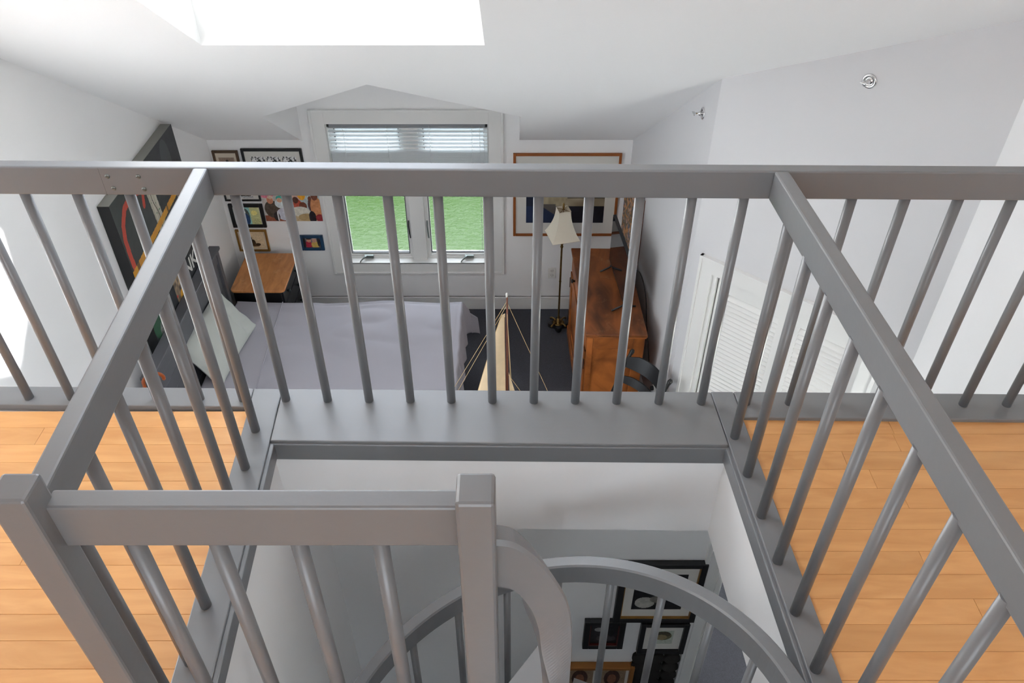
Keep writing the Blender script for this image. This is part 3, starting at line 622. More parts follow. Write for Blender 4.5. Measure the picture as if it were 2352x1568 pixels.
def f_big(u, v):
    n = vn(u * 40, v * 40, 21); c = (44 + 10 * n, 46 + 10 * n, 49 + 10 * n)
    if v > .60 and pline(u, v, ARC) < .024: c = (186, 62, 46)
    if seg(u * PW, v * PH, (.40 * PW, .90 * PH), (.36 * PW, .81 * PH)) < .019: c = (186, 62, 46)
    k = u + .10 * (v - .7)
    if .44 < k < .54 and v > .6:
        w_ = vn(u * 60, v * 8, 4); c = (196 - 34 * w_, 190 - 34 * w_, 176 - 38 * w_)
        if n > .84: c = (60, 110, 70)
        if abs(k - .49 - .01 * math.sin(v * 30)) < .004: c = (80, 70, 62)
    if ell(u, v, .80, .86, .07, .13): c = (74, 77, 80)
    if abs(v - .585 - .10 * u) < .021: c = (198 + 14 * n, 134 + 20 * n, 44) if hsh(int(u * 60), 3) > .12 else (110, 76, 34)
    if u < .06 and v > .53 and v < .60: c = (206, 146, 40)
    if v < .60:
        if ell(u, v, .12, .21, .12, .11): c = (44, 80 + 12 * n, 60)
        if ell(u, v, .11, .14, .040, .06): w_ = vn(u * 120, v * 120, 2); c = (84 + 90 * w_, 86 + 90 * w_, 84 + 90 * w_)
        if .39 < u < .62 and v < .50:
            w_ = vn(u * 50, v * 16, 7); c = (214 - 50 * w_, 206 - 52 * w_, 188 - 60 * w_)
            if u < .50: q = vn(u * 50, v * 40, 5); c = (70 + 140 * q, 60 + 120 * q, 54 + 86 * q)
            if n > .82: c = (60, 110, 140) if v > .25 else (190, 60, 50)
            if ell(u, v, .47, .12, .03, .06): c = (226, 166, 50)
            if abs(u - .56 - .02 * v) < .005: c = (70, 60, 54)
    return c
paint('canvas', 270, 280, lambda u, v: (XL + PT + .0008, PY0 + PW * u, PZ0 + PH * v), f_big, t)
def letters(txt, size, mt, parent, loc, rot):
    cu = bpy.data.curves.new('lettering', 'FONT'); cu.body = txt; cu.size = size; cu.extrude = .0006; cu.offset = .0025; o = bpy.data.objects.new('lettering', cu)
    dg = bpy.context.evaluated_depsgraph_get(); COL.objects.link(o); dg.update(); me = bpy.data.meshes.new_from_object(o.evaluated_get(dg)); bpy.data.objects.remove(o)
    o = bpy.data.objects.new('lettering', me); me.materials.clear(); me.materials.append(mt); COL.objects.link(o); o.parent = parent; o.location = loc; o.rotation_euler = rot; return o
letters('NKN', .165, MATW, t, (XL + PT + .001, PY0 + .60 * PW, PZ0 + .17 * PH), (PI / 2, 0, PI / 2))

# pictures on the partition in the lower hall
GL = 'pictures on the lower hall partition'
f_d1 = blobs((18, 18, 22), [(.25, .2, .2, .16, (170, 168, 160)), (.5, .3, .16, .1, (120, 118, 112)), (.75, .75, .22, .2, (50, 66, 84))])
framed('large black and gold framed picture, topmost in the dark lower hall', .50, .905, -1.68, -1.195, .032, BLACKF, MATW, .2, f_d1, GL, y=2.2, depth=.03, inner=GOLDF)
framed('black-framed picture with thin red liner, left one in the lower hall', .362, .568, -1.93, -1.68, .03, BLACKF, BLACKF, .2, blobs((30, 28, 32), [(.3, .75, .2, .12, (150, 150, 150)), (.6, .2, .4, .2, (70, 66, 68)), (.8, .5, .1, .2, (8, 8, 10))]), GL, y=2.2, depth=.03, inner=mat('red_liner', rgb(96, 34, 30), .5))
framed('black-framed portrait sketch with white mat, right one in the lower hall', .645, .888, -1.98, -1.70, .026, BLACKF, MATW, .28, blobs((176, 184, 172), [(.5, .6, .42, .32, (104, 100, 72)), (.5, .72, .36, .22, (70, 66, 46)), (.45, .5, .26, .2, (146, 132, 98))]), GL, y=2.2, depth=.03)
framed('amber-wood framed pair of sepia portraits, lowest in the lower hall', .255, .650, -2.45, -2.105, .024, mat('amber_frame', rgb(150, 96, 40), .4), MATW, .2, blobs((150, 128, 104), [(.5, .6, .3, .36, (70, 44, 34)), (.5, .55, .17, .22, (140, 96, 74)), (.5, .12, .4, .16, (60, 44, 38))]), GL, y=2.2, depth=.04, windows=[(.1, .46, .2, .86), (.54, .9, .2, .86)])
t = thing('wall_sculpture', 'dark brown wall ornament of nine round coiled discs in the lower hall', 'ornament', (.755, 2.2, -2.16))
dm = mat('dark_coiled_fibre', rgb(34, 31, 29), .9, bump=.6, bscale=120)
for i in range(3):
    for j in range(4):
        r = .042; prof = [(.001, -.03)] + [(r * q / 8, -.03 + (.004 if q % 2 else 0)) for q in range(1, 9)] + [(r + .002, -.018), (r * .9, 0)]
        o = MB().lathe([(a, -b_) for a, b_ in prof][::-1], n=20, M=Matrix.Rotation(PI / 2, 4, 'X')).build('disc', dm, t); o.location = ((i - 1) * .083, 0, .125 - j * .083)

# ------------------------------------------------------------------ bed
bed = thing('bed', 'queen bed frame with slate grey panelled headboard against the left wall', 'bed')
HX = XL + .16; HY0, HY1 = 3.86, 5.375; HT = -1.60
for y in (HY0, HY1 - .05): MB().box((HX - .070, y, ZF), (HX - .005, y + .05, HT - .002), .004).build('post', HEADB, bed)
MB().box((HX - .080, HY0 - .02, HT), (HX + .005, HY1 + .02, HT + .028), .006).build('headboard_cap', HEADB, bed)
MB().box((HX - .06, HY0 + .05, HT - .09), (HX - .012, HY1 - .05, HT), .004).build('headboard_rail', HEADB, bed)
k = 0; z = HT - .09
while z > ZF + .45:
    MB().box((HX - .052, HY0 + .05, z - .117), (HX - .026, HY1 - .05, z - .001), .003).build('headboard_plank', HEADB, bed); z -= .118
BX1_, BY0, BY1, BT = -.47, 3.90, 5.37, -2.145
for y in (BY0 + .02, BY1 - .05): MB().box((HX, y, ZF + .18), (BX1_, y + .03, ZF + .32), .004).build('side_rail', HEADB, bed)
MB().box((BX1_ - .03, BY0 + .02, ZF + .18), (BX1_, BY1 - .02, ZF + .32), .004).build('foot_rail', HEADB, bed)
for y in (BY0 + .03, BY1 - .10): MB().box((BX1_ - .09, y, ZF), (BX1_ - .02, y + .07, ZF + .19), .004).build('leg', BLACK, bed)
MB().box((HX, BY0 + .03, ZF + .2), (BX1_ - .02, BY1 - .03, ZF + .3)).build('box_base', BLACK, bed)
MB().box((HX + .01, BY0 + .01, ZF + .3), (BX1_ - .01, BY1 - .01, BT - .02), .04).build('mattress', MATTR, bed)
# bedspread: one draped grid with folds
nx, ny = 150, 110; vs = []
X0, X1_, Y0, Y1 = HX + .02, -.43, 3.86, 5.405
def sprd(i, j):
    u = i / nx; v = j / ny
    # unfolded coordinates: hang past the foot and both sides
    su = X0 + (X1_ - X0 + .36) * u; sv = (Y0 - .22) + (Y1 - Y0 + .44) * v
    hang = 0; x, y = su, sv
    R = .045
    if su > X1_: d = su - X1_; x = X1_ + min(d, .03) * .6 + d * .06; hang = max(hang, d)
    dy = 0
    if sv < Y0: d = Y0 - sv; y = Y0 - min(d, .03) * .5 - d * .05; hang = math.hypot(hang, d) if hang else d
    if sv > Y1: d = sv - Y1; y = Y1 + min(d, .03) * .5 + d * .05; hang = math.hypot(hang, d) if hang else d
    z = BT + .020 * (vn(su * 2.2 + sv, sv * 2.6 - su, 31) - .5) + .030 * abs(vn(su * 3.1 - sv * 2, sv * 5 + su, 36) - .5) + .006 * (vn(su * 9, sv * 6, 32) - .5)
    z += .006 * math.sin(sv * 3 + su * 4 + 2 * vn(su * 3, sv * 3, 33))
    if hang > 0:
        z -= max(0, hang - .012)
        w_ = .014 * math.sin(sv * 31 + 3 * vn(sv * 5, 0, 8)) * min(1, hang / .15) if su > X1_ else .010 * math.sin(su * 25) * min(1, hang / .15)
        if su > X1_: x += w_
        else: y += w_ * (1 if sv > Y1 else -1)
        if su > X1_ and sv > Y1: x += .10 * min(1, (su - X1_) / .1) * min(1, (sv - Y1) / .2); z += .05 * min(1, (sv - Y1) / .2)
    else:
        e_ = min(X1_ - su, sv - Y0, Y1 - sv); 
        if e_ < R: z -= (R - e_) ** 2 / R * .35
    return (x, y, z)
vs = [sprd(i, j) for j in range(ny + 1) for i in range(nx + 1)]
fs = [(j * (nx + 1) + i, j * (nx + 1) + i + 1, (j + 1) * (nx + 1) + i + 1, (j + 1) * (nx + 1) + i) for j in range(ny) for i in range(nx)]
sp = MB().add(vs, fs, True).build('bedspread', SHEET); tag(sp, 'plain grey linen bedspread draped over the bed and hanging at its foot', 'bedding')
so = sp.modifiers.new('thick', 'SOLIDIFY'); so.thickness = .004
# the seam where the top quarter is folded back
sm = MB().tube([(-1.905 + .02 * math.sin(y * 2), y, BT + .008 + .020 * (vn(-1.9 * 2.2 + y, y * 2.6 + 1.9, 31) - .5) + .030 * abs(vn(-5.9 - y * 2, y * 5 - 1.9, 36) - .5) + .006 * math.sin(y * 3 - 7.6 + 2 * vn(-5.7, y * 3, 33))) for y in [Y0 + (Y1 - Y0) * k / 40 for k in range(41)]], .004, 6)
sm.build('seam', SHEET, sp)
def pillow(label, c, W_, D_, T_, rot, m=PILLOW):
    n1, n2 = 40, 28; vs = []; 
    for s_ in (1, -1):
        for j in range(n2 + 1):
            for i in range(n1 + 1):
                a, b_ = i / n1 * 2 - 1, j / n2 * 2 - 1
                e_ = max(0, (1 - a ** 4)) ** .55 * max(0, (1 - b_ ** 4)) ** .55
                px = a * W_ / 2 * (1 - .07 * (1 - abs(b_)) * 0 - .05 * (1 - b_ * b_) * 0 - .06 * abs(a) * (1 - b_ * b_)); py = b_ * D_ / 2 * (1 - .07 * abs(b_) * (1 - a * a))
                vs.append(Vector((px, py, s_ * (T_ / 2 * e_ + .008 * (vn(a * 5 + 9, b_ * 5, 41) - .5) * e_ + .01 * e_ * math.sin(6 * a + 9 * b_ * (a > .5))))))
    n = (n1 + 1) * (n2 + 1); fs = []
    for k in (0, 1):
        for j in range(n2):
            for i in range(n1):
                q = (k * n + j * (n1 + 1) + i, k * n + j * (n1 + 1) + i + 1, k * n + (j + 1) * (n1 + 1) + i + 1, k * n + (j + 1) * (n1 + 1) + i); fs.append(q if k == 0 else q[::-1])
    o = MB().add(vs, fs, True).build('pillow', m); o.location = c; o.rotation_euler = rot; return tag(o, label, 'pillow')
pillow('pale sage pillow with a wrinkled case leaning on the headboard', (-2.235, 4.74, -1.972), .76, .43, .12, (math.radians(54), 0, math.radians(84)))

# walking stick hooked over the headboard end
t = thing('walking_stick', 'orange-brown wooden walking stick with a crook handle at the near end of the headboard', 'cane')
hk = [(-2.395, 3.78, ZF), (-2.385, 3.80, -2.2), (-2.375, 3.815, -1.595)] + [(-2.375 + .055 - .055 * math.cos(a) , 3.815 + .03 * (1 - math.cos(a)), -1.595 + .055 * math.sin(a)) for a in [math.radians(d) for d in range(15, 200, 15)]]
MB().tube(hk, .0115, 12).build('shaft', STICK, t)

# ------------------------------------------------------------------ nightstand
ns = thing('nightstand', 'black nightstand with worn orange-oak top between the bed and the far wall', 'nightstand')
NT = -2.05; x0, x1, y0, y1 = -2.36, -1.905, 5.44, 6.01
def rrect(x0, x1, y0, y1, r, n=6):
    out = []
    for cx, cy, a in ((x1 - r, y1 - r, 0), (x0 + r, y1 - r, 90), (x0 + r, y0 + r, 180), (x1 - r, y0 + r, 270)):
        for k in range(n + 1): t_ = math.radians(a + 90 * k / n); out.append((cx + r * math.cos(t_), cy + r * math.sin(t_)))
    return out
def slab(mb, poly, z0, z1):
    n = len(poly); mb.add([(x, y, z0) for x, y in poly] + [(x, y, z1) for x, y in poly], [tuple(reversed(range(n))), tuple(range(n, 2 * n))] + [(k, (k + 1) % n, n + (k + 1) % n, n + k) for k in range(n)]); return mb
slab(MB(), rrect(x0, x1, y0, y1, .04), NT - .022, NT).build('top', NIGHTT, ns, bevel=.005)
MB().box((x0 + .02, y0 + .02, ZF + .12), (x1 - .035, y1 - .02, NT - .022), .003).build('body', BLACK, ns)
zz = NT - .03
for h in (.13, .16, .18):
    d = MB().box((x1 - .04, y0 + .03, zz - h), (x1 - .02, y1 - .03, zz - .006), .004).build('drawer', BLACK, ns)
    for y in (y0 + .14, y1 - .14): MB().lathe([(.007, 0), (.008, .012), (.016, .018), (.016, .026), (.006, .031)], (x1 - .021, y, zz - h / 2), 12, M=Matrix.Rotation(PI / 2, 4, 'Y')).build('knob', mat('dark_green_knob', rgb(46, 58, 58), .25), d)
    zz -= h + .004
for x in (x0 + .03, x1 - .07):
    for y in (y0 + .03, y1 - .07): MB().box((x, y, ZF), (x + .035, y + .035, ZF + .13), .003).build('leg', BLACK, ns)

# ------------------------------------------------------------------ cabinet
cb = thing('sideboard_cabinet', 'old worn orange-brown pine cabinet with panelled doors along the right wall', 'cabinet')
def CQ(p, z): return Vector((p[0], p[1], z))
cNL, cNR, cFR, cFL = (.556, 4.575), (.985, 4.565), (.955, 5.69), (.512, 5.70); CT = -1.80
def cabpt(a, d, z):    # a 0..1 near->far, d 0..1 front(left)->back
    p = Vector(cNL) * (1 - a) * (1 - d) + Vector(cNR) * (1 - a) * d + Vector(cFR) * a * d + Vector(cFL) * a * (1 - d); return (p.x, p.y, z)
def cbx(a0, a1, d0, d1, z0, z1, nm, m=CABW, par=None, bev=.004):
    return MB().hexa([cabpt(a0, d0, z0), cabpt(a0, d1, z0), cabpt(a1, d1, z0), cabpt(a1, d0, z0)], [cabpt(a0, d0, z1), cabpt(a0, d1, z1), cabpt(a1, d1, z1), cabpt(a1, d0, z1)]).build(nm, m, par or cb, bevel=bev)
cbx(-.012, 1.01, -.03, 1.02, CT - .024, CT, 'top', CABT)
cbx(-.006, 1.005, -.015, 1.01, CT - .04, CT - .024, 'moulding')
cbx(.02, .98, .03, .99, ZF + .09, CT - .04, 'body')
cbx(0.0, 1.0, -.03, 1.0, ZF, ZF + .10, 'plinth')
# near side frame and panel
cbx(0, .02, 0, .10, ZF + .1, CT - .04, 'stile'); cbx(0, .02, .80, .99, ZF + .1, CT - .04, 'stile')
cbx(.001, .02, .10, .80, CT - .145, CT - .04, 'side_rail'); cbx(.001, .02, .10, .80, ZF + .1, ZF + .2, 'side_rail')
cbx(.012, .02, .10, .80, ZF + .2, CT - .145, 'side_panel', bev=.001)
# front: drawers above, two doors with raised panels
for k in range(2):
    a_0 = .03 + k * .48; a_1 = a_0 + .46
    dr = cbx(a_0, a_1, -.01, .03, CT - .19, CT - .06, 'drawer')
    MB().lathe([(.008, 0), (.01, .015), (.02, .02), (.012, .034)], cabpt((a_0 + a_1) / 2, -.01, CT - .125), 12, M=Matrix.Rotation(-PI / 2, 4, 'Y')).build('knob', DARKM, dr)
    dz0, dz1 = ZF + .12, CT - .205
    dd = cbx(a_0, a_1, .005, .035, dz0, dz1, 'door')
    for (p, q, r, s_) in ((a_0, a_0 + .07, dz0, dz1), (a_1 - .07, a_1, dz0, dz1), (a_0, a_1, dz0, dz0 + .08), (a_0, a_1, dz1 - .07, dz1)): cbx(p, q, -.025, .01, r, s_, 'door_frame', par=dd)
    cbx(a_0 + .1, a_1 - .1, -.012, .01, dz0 + .11, dz1 - .1, 'door_panel', par=dd, bev=.008)
    for z in (dz0 + .12, dz1 - .12): cbx(a_0 - .006 if k == 0 else a_1 - .004, a_0 + .008 if k == 0 else a_1 + .01, -.035, -.02, z - .05, z + .05, 'hinge', DARKM, dd)

# television
tv = thing('television', 'slim black flat-screen television standing on the pine cabinet', 'television')
T0 = Vector((.850, 4.80)); T1 = Vector((.792, 5.475)); dT = (T1 - T0).normalized(); nT = Vector((-dT.y, dT.x))
def T3(s, z, o=0.0): return Vector((T0.x + dT.x * s + nT.x * o, T0.y + dT.y * s + nT.y * o, z))
LT = (T1 - T0).length; TZ0, TZ1 = -1.755, -1.335
def tbx(s0, s1, z0, z1, o0, o1, nm, m, par=tv, bev=.002):
    return MB().hexa([T3(s0, z0, o1), T3(s1, z0, o1), T3(s1, z0, o0), T3(s0, z0, o0)][::-1], [T3(s0, z1, o1), T3(s1, z1, o1), T3(s1, z1, o0), T3(s0, z1, o0)][::-1]).build(nm, m, par, bevel=bev)
tbx(0, LT, TZ0, TZ1, -.025, 0, 'housing', DARKM); tbx(.008, LT - .008, TZ0 + .014, TZ1 - .006, 0, .0015, 'screen', SCREEN, bev=0)
tbx(.1, LT - .1, TZ0 + .03, TZ1 - .12, -.055, -.025, 'rear_cover', DARKM, bev=.01)
for s_ in (.07, LT - .09):
    MB().tube([T3(s_ - .02, CT + .006, .09), T3(s_, CT + .03, .01), T3(s_, TZ0 + .02, -.01), T3(s_, CT + .03, -.03), T3(s_ + .02, CT + .006, -.10)], .007, 8).build('stand_foot', DARKM, tv)
cbp = [T3(.2, -1.52, -.056), T3(.18, -1.55, -.13), A3(1.13, -1.75, .05), A3(1.2, -2.0, .03), A3(1.45, -2.25, .03), A3(1.50, -2.33, .012)]
o = MB().tube([catmull([tuple(p) for p in cbp], i / 40) for i in range(41)], .004, 6).build('black_cord', DARKM); tag(o, 'thin black power cord hanging behind the television down the right wall', 'cord')
# ------------------------------------------------------------------ outlets
def outlet(label, M):
    t = thing('wall_outlet', label, 'outlet', group='duplex wall outlets'); t.matrix_world = M
    MB().box((-.036, -.006, -.058), (.036, 0, .058), .003).build('cover_plate', PLAST, t)
    for z in (.025, -.025):
        r = MB().lathe([(.017, 0), (.017, .002), (.015, .003)], (0, -.0055, z), 18, M=Matrix.Rotation(PI / 2, 4, 'X')).build('receptacle', PLAST, t)
        b = MB(); b.box((-.009, -.0092, z - .001), (-.006, -.008, z + .008)); b.box((.006, -.0092, z - .001), (.009, -.008, z + .008)); b.box((-.002, -.0092, z - .010), (.002, -.008, z - .006)); b.build('slot', SLOT, r)
    return t
outlet('white duplex outlet low on the window wall beside the floor lamp', Matrix.Translation((.366, YF, -2.312)))
outlet('white outlet with black plug on the right wall behind the black chair', Matrix.Translation(A3(1.53, -2.32, 0)) @ Matrix.Rotation(math.atan2(dA.y, dA.x), 4, 'Z'))
o = MB().box((-.014, -.035, -.014), (.014, -.008, .014), .004).build('power_plug', DARKM); o.matrix_world = Matrix.Translation(A3(1.53, -2.345, 0)) @ Matrix.Rotation(math.atan2(dA.y, dA.x), 4, 'Z')
tag(o, 'black power plug in the outlet behind the black chair', 'plug')

# ------------------------------------------------------------------ floor lamp
lp = thing('floor_lamp', 'slender brass floor lamp with cream pagoda shade beside the cabinet', 'lamp', (.425, 5.80, ZF)); Z0 = 0
slab(MB(), [(.075 * math.cos(t_) * (1 + .28 * math.cos(4 * t_)), .075 * math.sin(t_) * (1 + .28 * math.cos(4 * t_))) for t_ in [2 * PI * k / 40 for k in range(40)]], 0, .05).build('base', DARKM, lp, bevel=.008)
MB().lathe([(.055, .05), (.045, .055), (.04, .058), (.03, .045), (.028, .06), (.012, .075), (.01, .1)], n=20).build('base_boss', BRASS, lp)
for k in range(4):
    a = PI / 4 + PI / 2 * k; MB().tube([(.03 * math.cos(a), .03 * math.sin(a), .06), (.06 * math.cos(a), .06 * math.sin(a), .066), (.085 * math.cos(a), .085 * math.sin(a), .06), (.095 * math.cos(a), .095 * math.sin(a), .048)], [.008, .007, .009, .011], 8).build('foot', BRASS, lp)
MB().lathe([(.008, .08), (.008, .10), (.013, .115), (.008, .13), (.0085, .5), (.011, .51), (.0085, .52), (.008, .86), (.014, .875), (.009, .89), (.016, .91), (.018, .935), (.012, .955), (.016, .965), (.010, .975), (.008, 1.0)], n=16).build('pole', BRASS, lp)
MB().tube([(0, 0, .97), (0, 0, 1.03)], .016, 12).build('socket', BRASS, lp)
secs = []
for k in range(13):
    t_ = k / 12; z = .985 + .255 * t_; hw = .050 + (.118 - .050) * (1 - t_) ** 1.9
    ang = math.radians(14); ring_ = []
    for (sx, sy) in ((1, 1), (-1, 1), (-1, -1), (1, -1)): x, y = sx * hw, sy * hw; ring_.append(Vector((x * math.cos(ang) - y * math.sin(ang), x * math.sin(ang) + y * math.cos(ang), z)))
    secs.append(ring_)
o = MB().sections(secs, caps=False).build('lamp_shade', SHADE, lp); o.modifiers.new('t', 'SOLIDIFY').thickness = .003
MB().tube([secs[0][k % 4] for k in range(5)], .003, 6).build('shade_trim', SHADE, lp); MB().tube([secs[-1][k % 4] for k in range(5)], .0025, 6).build('shade_trim', SHADE, lp)
MB().lathe([(.003, 1.0), (.003, 1.235), (.012, 1.24), (.006, 1.25), (.011, 1.262), (.007, 1.275), (.009, 1.285), (.002, 1.30)], n=12).build('finial', BRASS, lp)
for k in range(4): p = secs[-1][k]; MB().tube([(0, 0, 1.238), (p.x, p.y, 1.236)], .0018, 5).build('spider_arm', BRASS, lp)

# ------------------------------------------------------------------ chair
ch = thing('ladderback_chair', 'black painted ladderback chair with woven cane seat by the cabinet end', 'chair')
cA = Vector((.838, 4.420)); cB = Vector((1.065, 4.10)); dC = (cB - cA).normalized(); nC = Vector((dC.y, -dC.x)); nC = nC if nC.x < 0 else -nC; LCH = (cB - cA).length
def C3(s, f, z):
    if f < .3: f = f + max(0, (-1.85 - z)) * .32 * min(1, max(0, (z - ZF)) / .45 + .4)
    return Vector((cA.x + dC.x * s + nC.x * f, cA.y + dC.y * s + nC.y * f, z))
for s_ in (0, LCH):
    MB().tube([C3(s_, .02, ZF), C3(s_, .01, ZF + .45), C3(s_, -.01, -1.98), C3(s_, -.035, -1.885), C3(s_, -.045, -1.86), C3(s_, -.05, -1.845)], [.015, .017, .016, .013, .018, .010], 12).build('back_post', BLACK, ch)
    MB().tube([C3(s_ + (.03 if s_ else -.03), .40, ZF), C3(s_ + (.03 if s_ else -.03), .40, ZF + .45)], [.013, .018], 12).build('leg', BLACK, ch)
def slat(zc, hh, ff):
    secs = []
    for k in range(21):
        t_ = k / 20; bow = math.sin(PI * t_); s_ = LCH * t_; f = ff - .05 * bow; top = hh * (.55 + .45 * min(1, bow * 1.6)); bot = -hh * .45
        secs.append([C3(s_, f - .006, zc + bot), C3(s_, f + .006, zc + bot), C3(s_, f + .006, zc + top), C3(s_, f - .006, zc + top)])
    return MB().sections(secs).build('slat', BLACK, ch, bevel=.002)
slat(-1.935, .075, -.015); slat(-2.065, .045, -.005)
b = MB()
def backp(u, v): return C3(.07 + (LCH * .5) * u, .035, -2.36 + (.27 - .06 * math.sin(PI * min(1, u * 1.1)) + (.0)) * v)
for k in range(15):
    b.tube([backp(k / 14, v / 8) for v in range(9)], .0028, 4); b.tube([backp(v / 8, k / 14) + Vector((-.002, -.002, 0)) for v in range(9)], .0028, 4)
for k in range(-13, 14):
    p, q = (max(0, k) / 14, max(0, -k) / 14), (min(14, 14 + k) / 14, min(14, 14 - k) / 14); b.tube([backp(*p), backp(*q)], .0024, 4)
b.build('woven_back', CANEW, ch, kind='stuff')
for (x, z) in ((.47, -1.915), (.53, -1.915), (.5, -1.90), (.5, -1.93)):
    c = C3(LCH * x, -.015 - .05 - .007, z); o = MB().lathe([(.004, -.001), (.007, 0), (.004, .002)], n=10, M=Matrix.Rotation(PI / 2, 4, 'X')).build('carving', CANEW, ch); o.location = c
SZ = ZF + .45
b = MB()
for a, b_ in (((0, 0), (LCH, 0)), ((LCH, 0), (LCH + .03, .4)), ((LCH + .03, .4), (-.03, .4)), ((-.03, .4), (0, 0))): b.tube([C3(a[0], a[1], SZ), C3(b_[0], b_[1], SZ)], .016, 10)
b.build('seat_frame', BLACK, ch)
b = MB(); NW = 18
def seatp(u, v): return C3(-.03 * v + (LCH + .06 * v) * u, .4 * v, SZ + .014 - .012 * math.sin(PI * u) * math.sin(PI * v))
for k in range(NW + 1):
    t_ = k / NW
    b.tube([seatp(t_, v / 6) for v in range(7)], .0028, 4); b.tube([seatp(v / 6, t_) + Vector((0, 0, .002)) for v in range(7)], .0028, 4)
for k in range(-NW + 1, NW):
    p, q = (max(0, k) / NW, max(0, -k) / NW), (min(NW, NW + k) / NW, min(NW, NW - k) / NW)
    b.tube([seatp(*p) + Vector((0, 0, .004)), seatp((p[0] + q[0]) / 2, (p[1] + q[1]) / 2) + Vector((0, 0, .004)), seatp(*q) + Vector((0, 0, .004))], .0024, 4)
o = b.build('woven_seat', CANEW, ch, kind='stuff')
for z in (ZF + .15, ZF + .28):
    b = MB(); b.tube([C3(-.03, .4, z), C3(LCH + .03, .4, z)], .009, 8); b.tube([C3(0, .01, z), C3(-.03, .4, z)], .009, 8); b.tube([C3(LCH, .01, z), C3(LCH + .03, .4, z)], .009, 8); b.build('stretcher', BLACK, ch)

# ------------------------------------------------------------------ model sailboat
ms = thing('model_sailboat', 'tall model sailboat with cream sail and brown mast standing on the dark carpet', 'model boat', (-.028, 3.45, .386))
ms.scale = (.802, .802, .802)
ZG = (ZF - .386) / .802
MB().tube([(0, 0, -2.36), (0, 0, -2.0), (.002, 0, -1.45), (.002, 0, -1.255)], [.011, .010, .007, .005], 12).build('mast', MASTW, ms)
MB().lathe([(.006, -1.262), (.007, -1.255), (.007, -1.235), (.003, -1.228)], n=10).build('mast_cap', MATW, ms)
n1, n2 = 14, 24; vs = []
for j in range(n2 + 1):
    v = j / n2; z = -2.30 + (.91) * v; w_ = .235 * (1 - v) ** .92 + .018
    for i in range(n1 + 1):
        u = i / n1; vs.append((-.013 - w_ * u, -.012 - .05 * math.sin(PI * u) * (1 - v) - .015 * u, z - .02 * u * (1 - v)))
fs = [(j * (n1 + 1) + i, j * (n1 + 1) + i + 1, (j + 1) * (n1 + 1) + i + 1, (j + 1) * (n1 + 1) + i) for j in range(n2) for i in range(n1)]
o = MB().add(vs, fs, True).build('mainsail', SAIL, ms); o.modifiers.new('t', 'SOLIDIFY').thickness = .002
MB().tube([vs[j * (n1 + 1) + n1] for j in range(n2 + 1)], .003, 5).build('sail_hem', CORD, ms)
MB().tube([(0, 0, -2.31), (-.30, -.02, -2.33)], .007, 8).build('boom', MASTW, ms); MB().tube([(-.016, -.014, -1.42), (-.015, -.012, -1.9), (-.013, -.01, -2.3)], .0035, 6).build('luff_rope', MASTW, ms)
for a, b_ in (((0, 0, -1.30), (-.50, .02, -2.33)), ((0, 0, -1.33), (-.47, -.02, -2.34)), ((.003, 0, -1.31), (.36, 0, -2.30)), ((.004, 0, -1.95), (.20, 0, -2.31)), ((0, 0, -1.35), (.04, -.10, -2.36)), ((0, 0, -1.35), (.04, .10, -2.36))):
    MB().tube([a, b_], .0017, 5).build('rigging_line', CORD, ms)
jb = MB().add([(.012, -.004, -1.93), (.10, -.01, -2.30), (.03, -.012, -2.30), (.016, -.006, -2.1)], [(0, 1, 2, 3)]).build('jib', SAIL, ms); jb.modifiers.new('t', 'SOLIDIFY').thickness = .002
secs = []
for k in range(17):
    t_ = k / 16; x = -.52 + 1.0 * t_; w_ = .10 * math.sin(PI * (t_ * .92 + .04)) ** .6; d_ = .11 * math.sin(PI * (t_ * .9 + .05)) ** .7; zt = -2.36 + .03 * (2 * t_ - 1) ** 2
    secs.append([Vector((x, -w_, zt)), Vector((x, -w_ * .8, zt - d_ * .6)), Vector((x, 0, zt - d_ - .01)), Vector((x, w_ * .8, zt - d_ * .6)), Vector((x, w_, zt))])
MB().sections(secs).build('hull', MASTW, ms); MB().box((-.2, -.006, ZG + .06), (.15, .006, -2.44)).build('keel', MASTW, ms)
b = MB(); b.box((-.22, -.11, ZG), (-.19, .11, ZG + .02)); b.box((.14, -.11, ZG), (.17, .11, ZG + .02)); b.box((-.22, -.012, ZG), (.17, .012, ZG + .07)); b.box((-.22, -.08, ZG + .02), (-.20, -.06, -2.42)); b.box((-.22, .06, ZG + .02), (-.20, .08, -2.42)); b.box((.15, -.08, ZG + .02), (.17, -.06, -2.42)); b.box((.15, .06, ZG + .02), (.17, .08, -2.42)); b.build('stand', MASTW, ms)

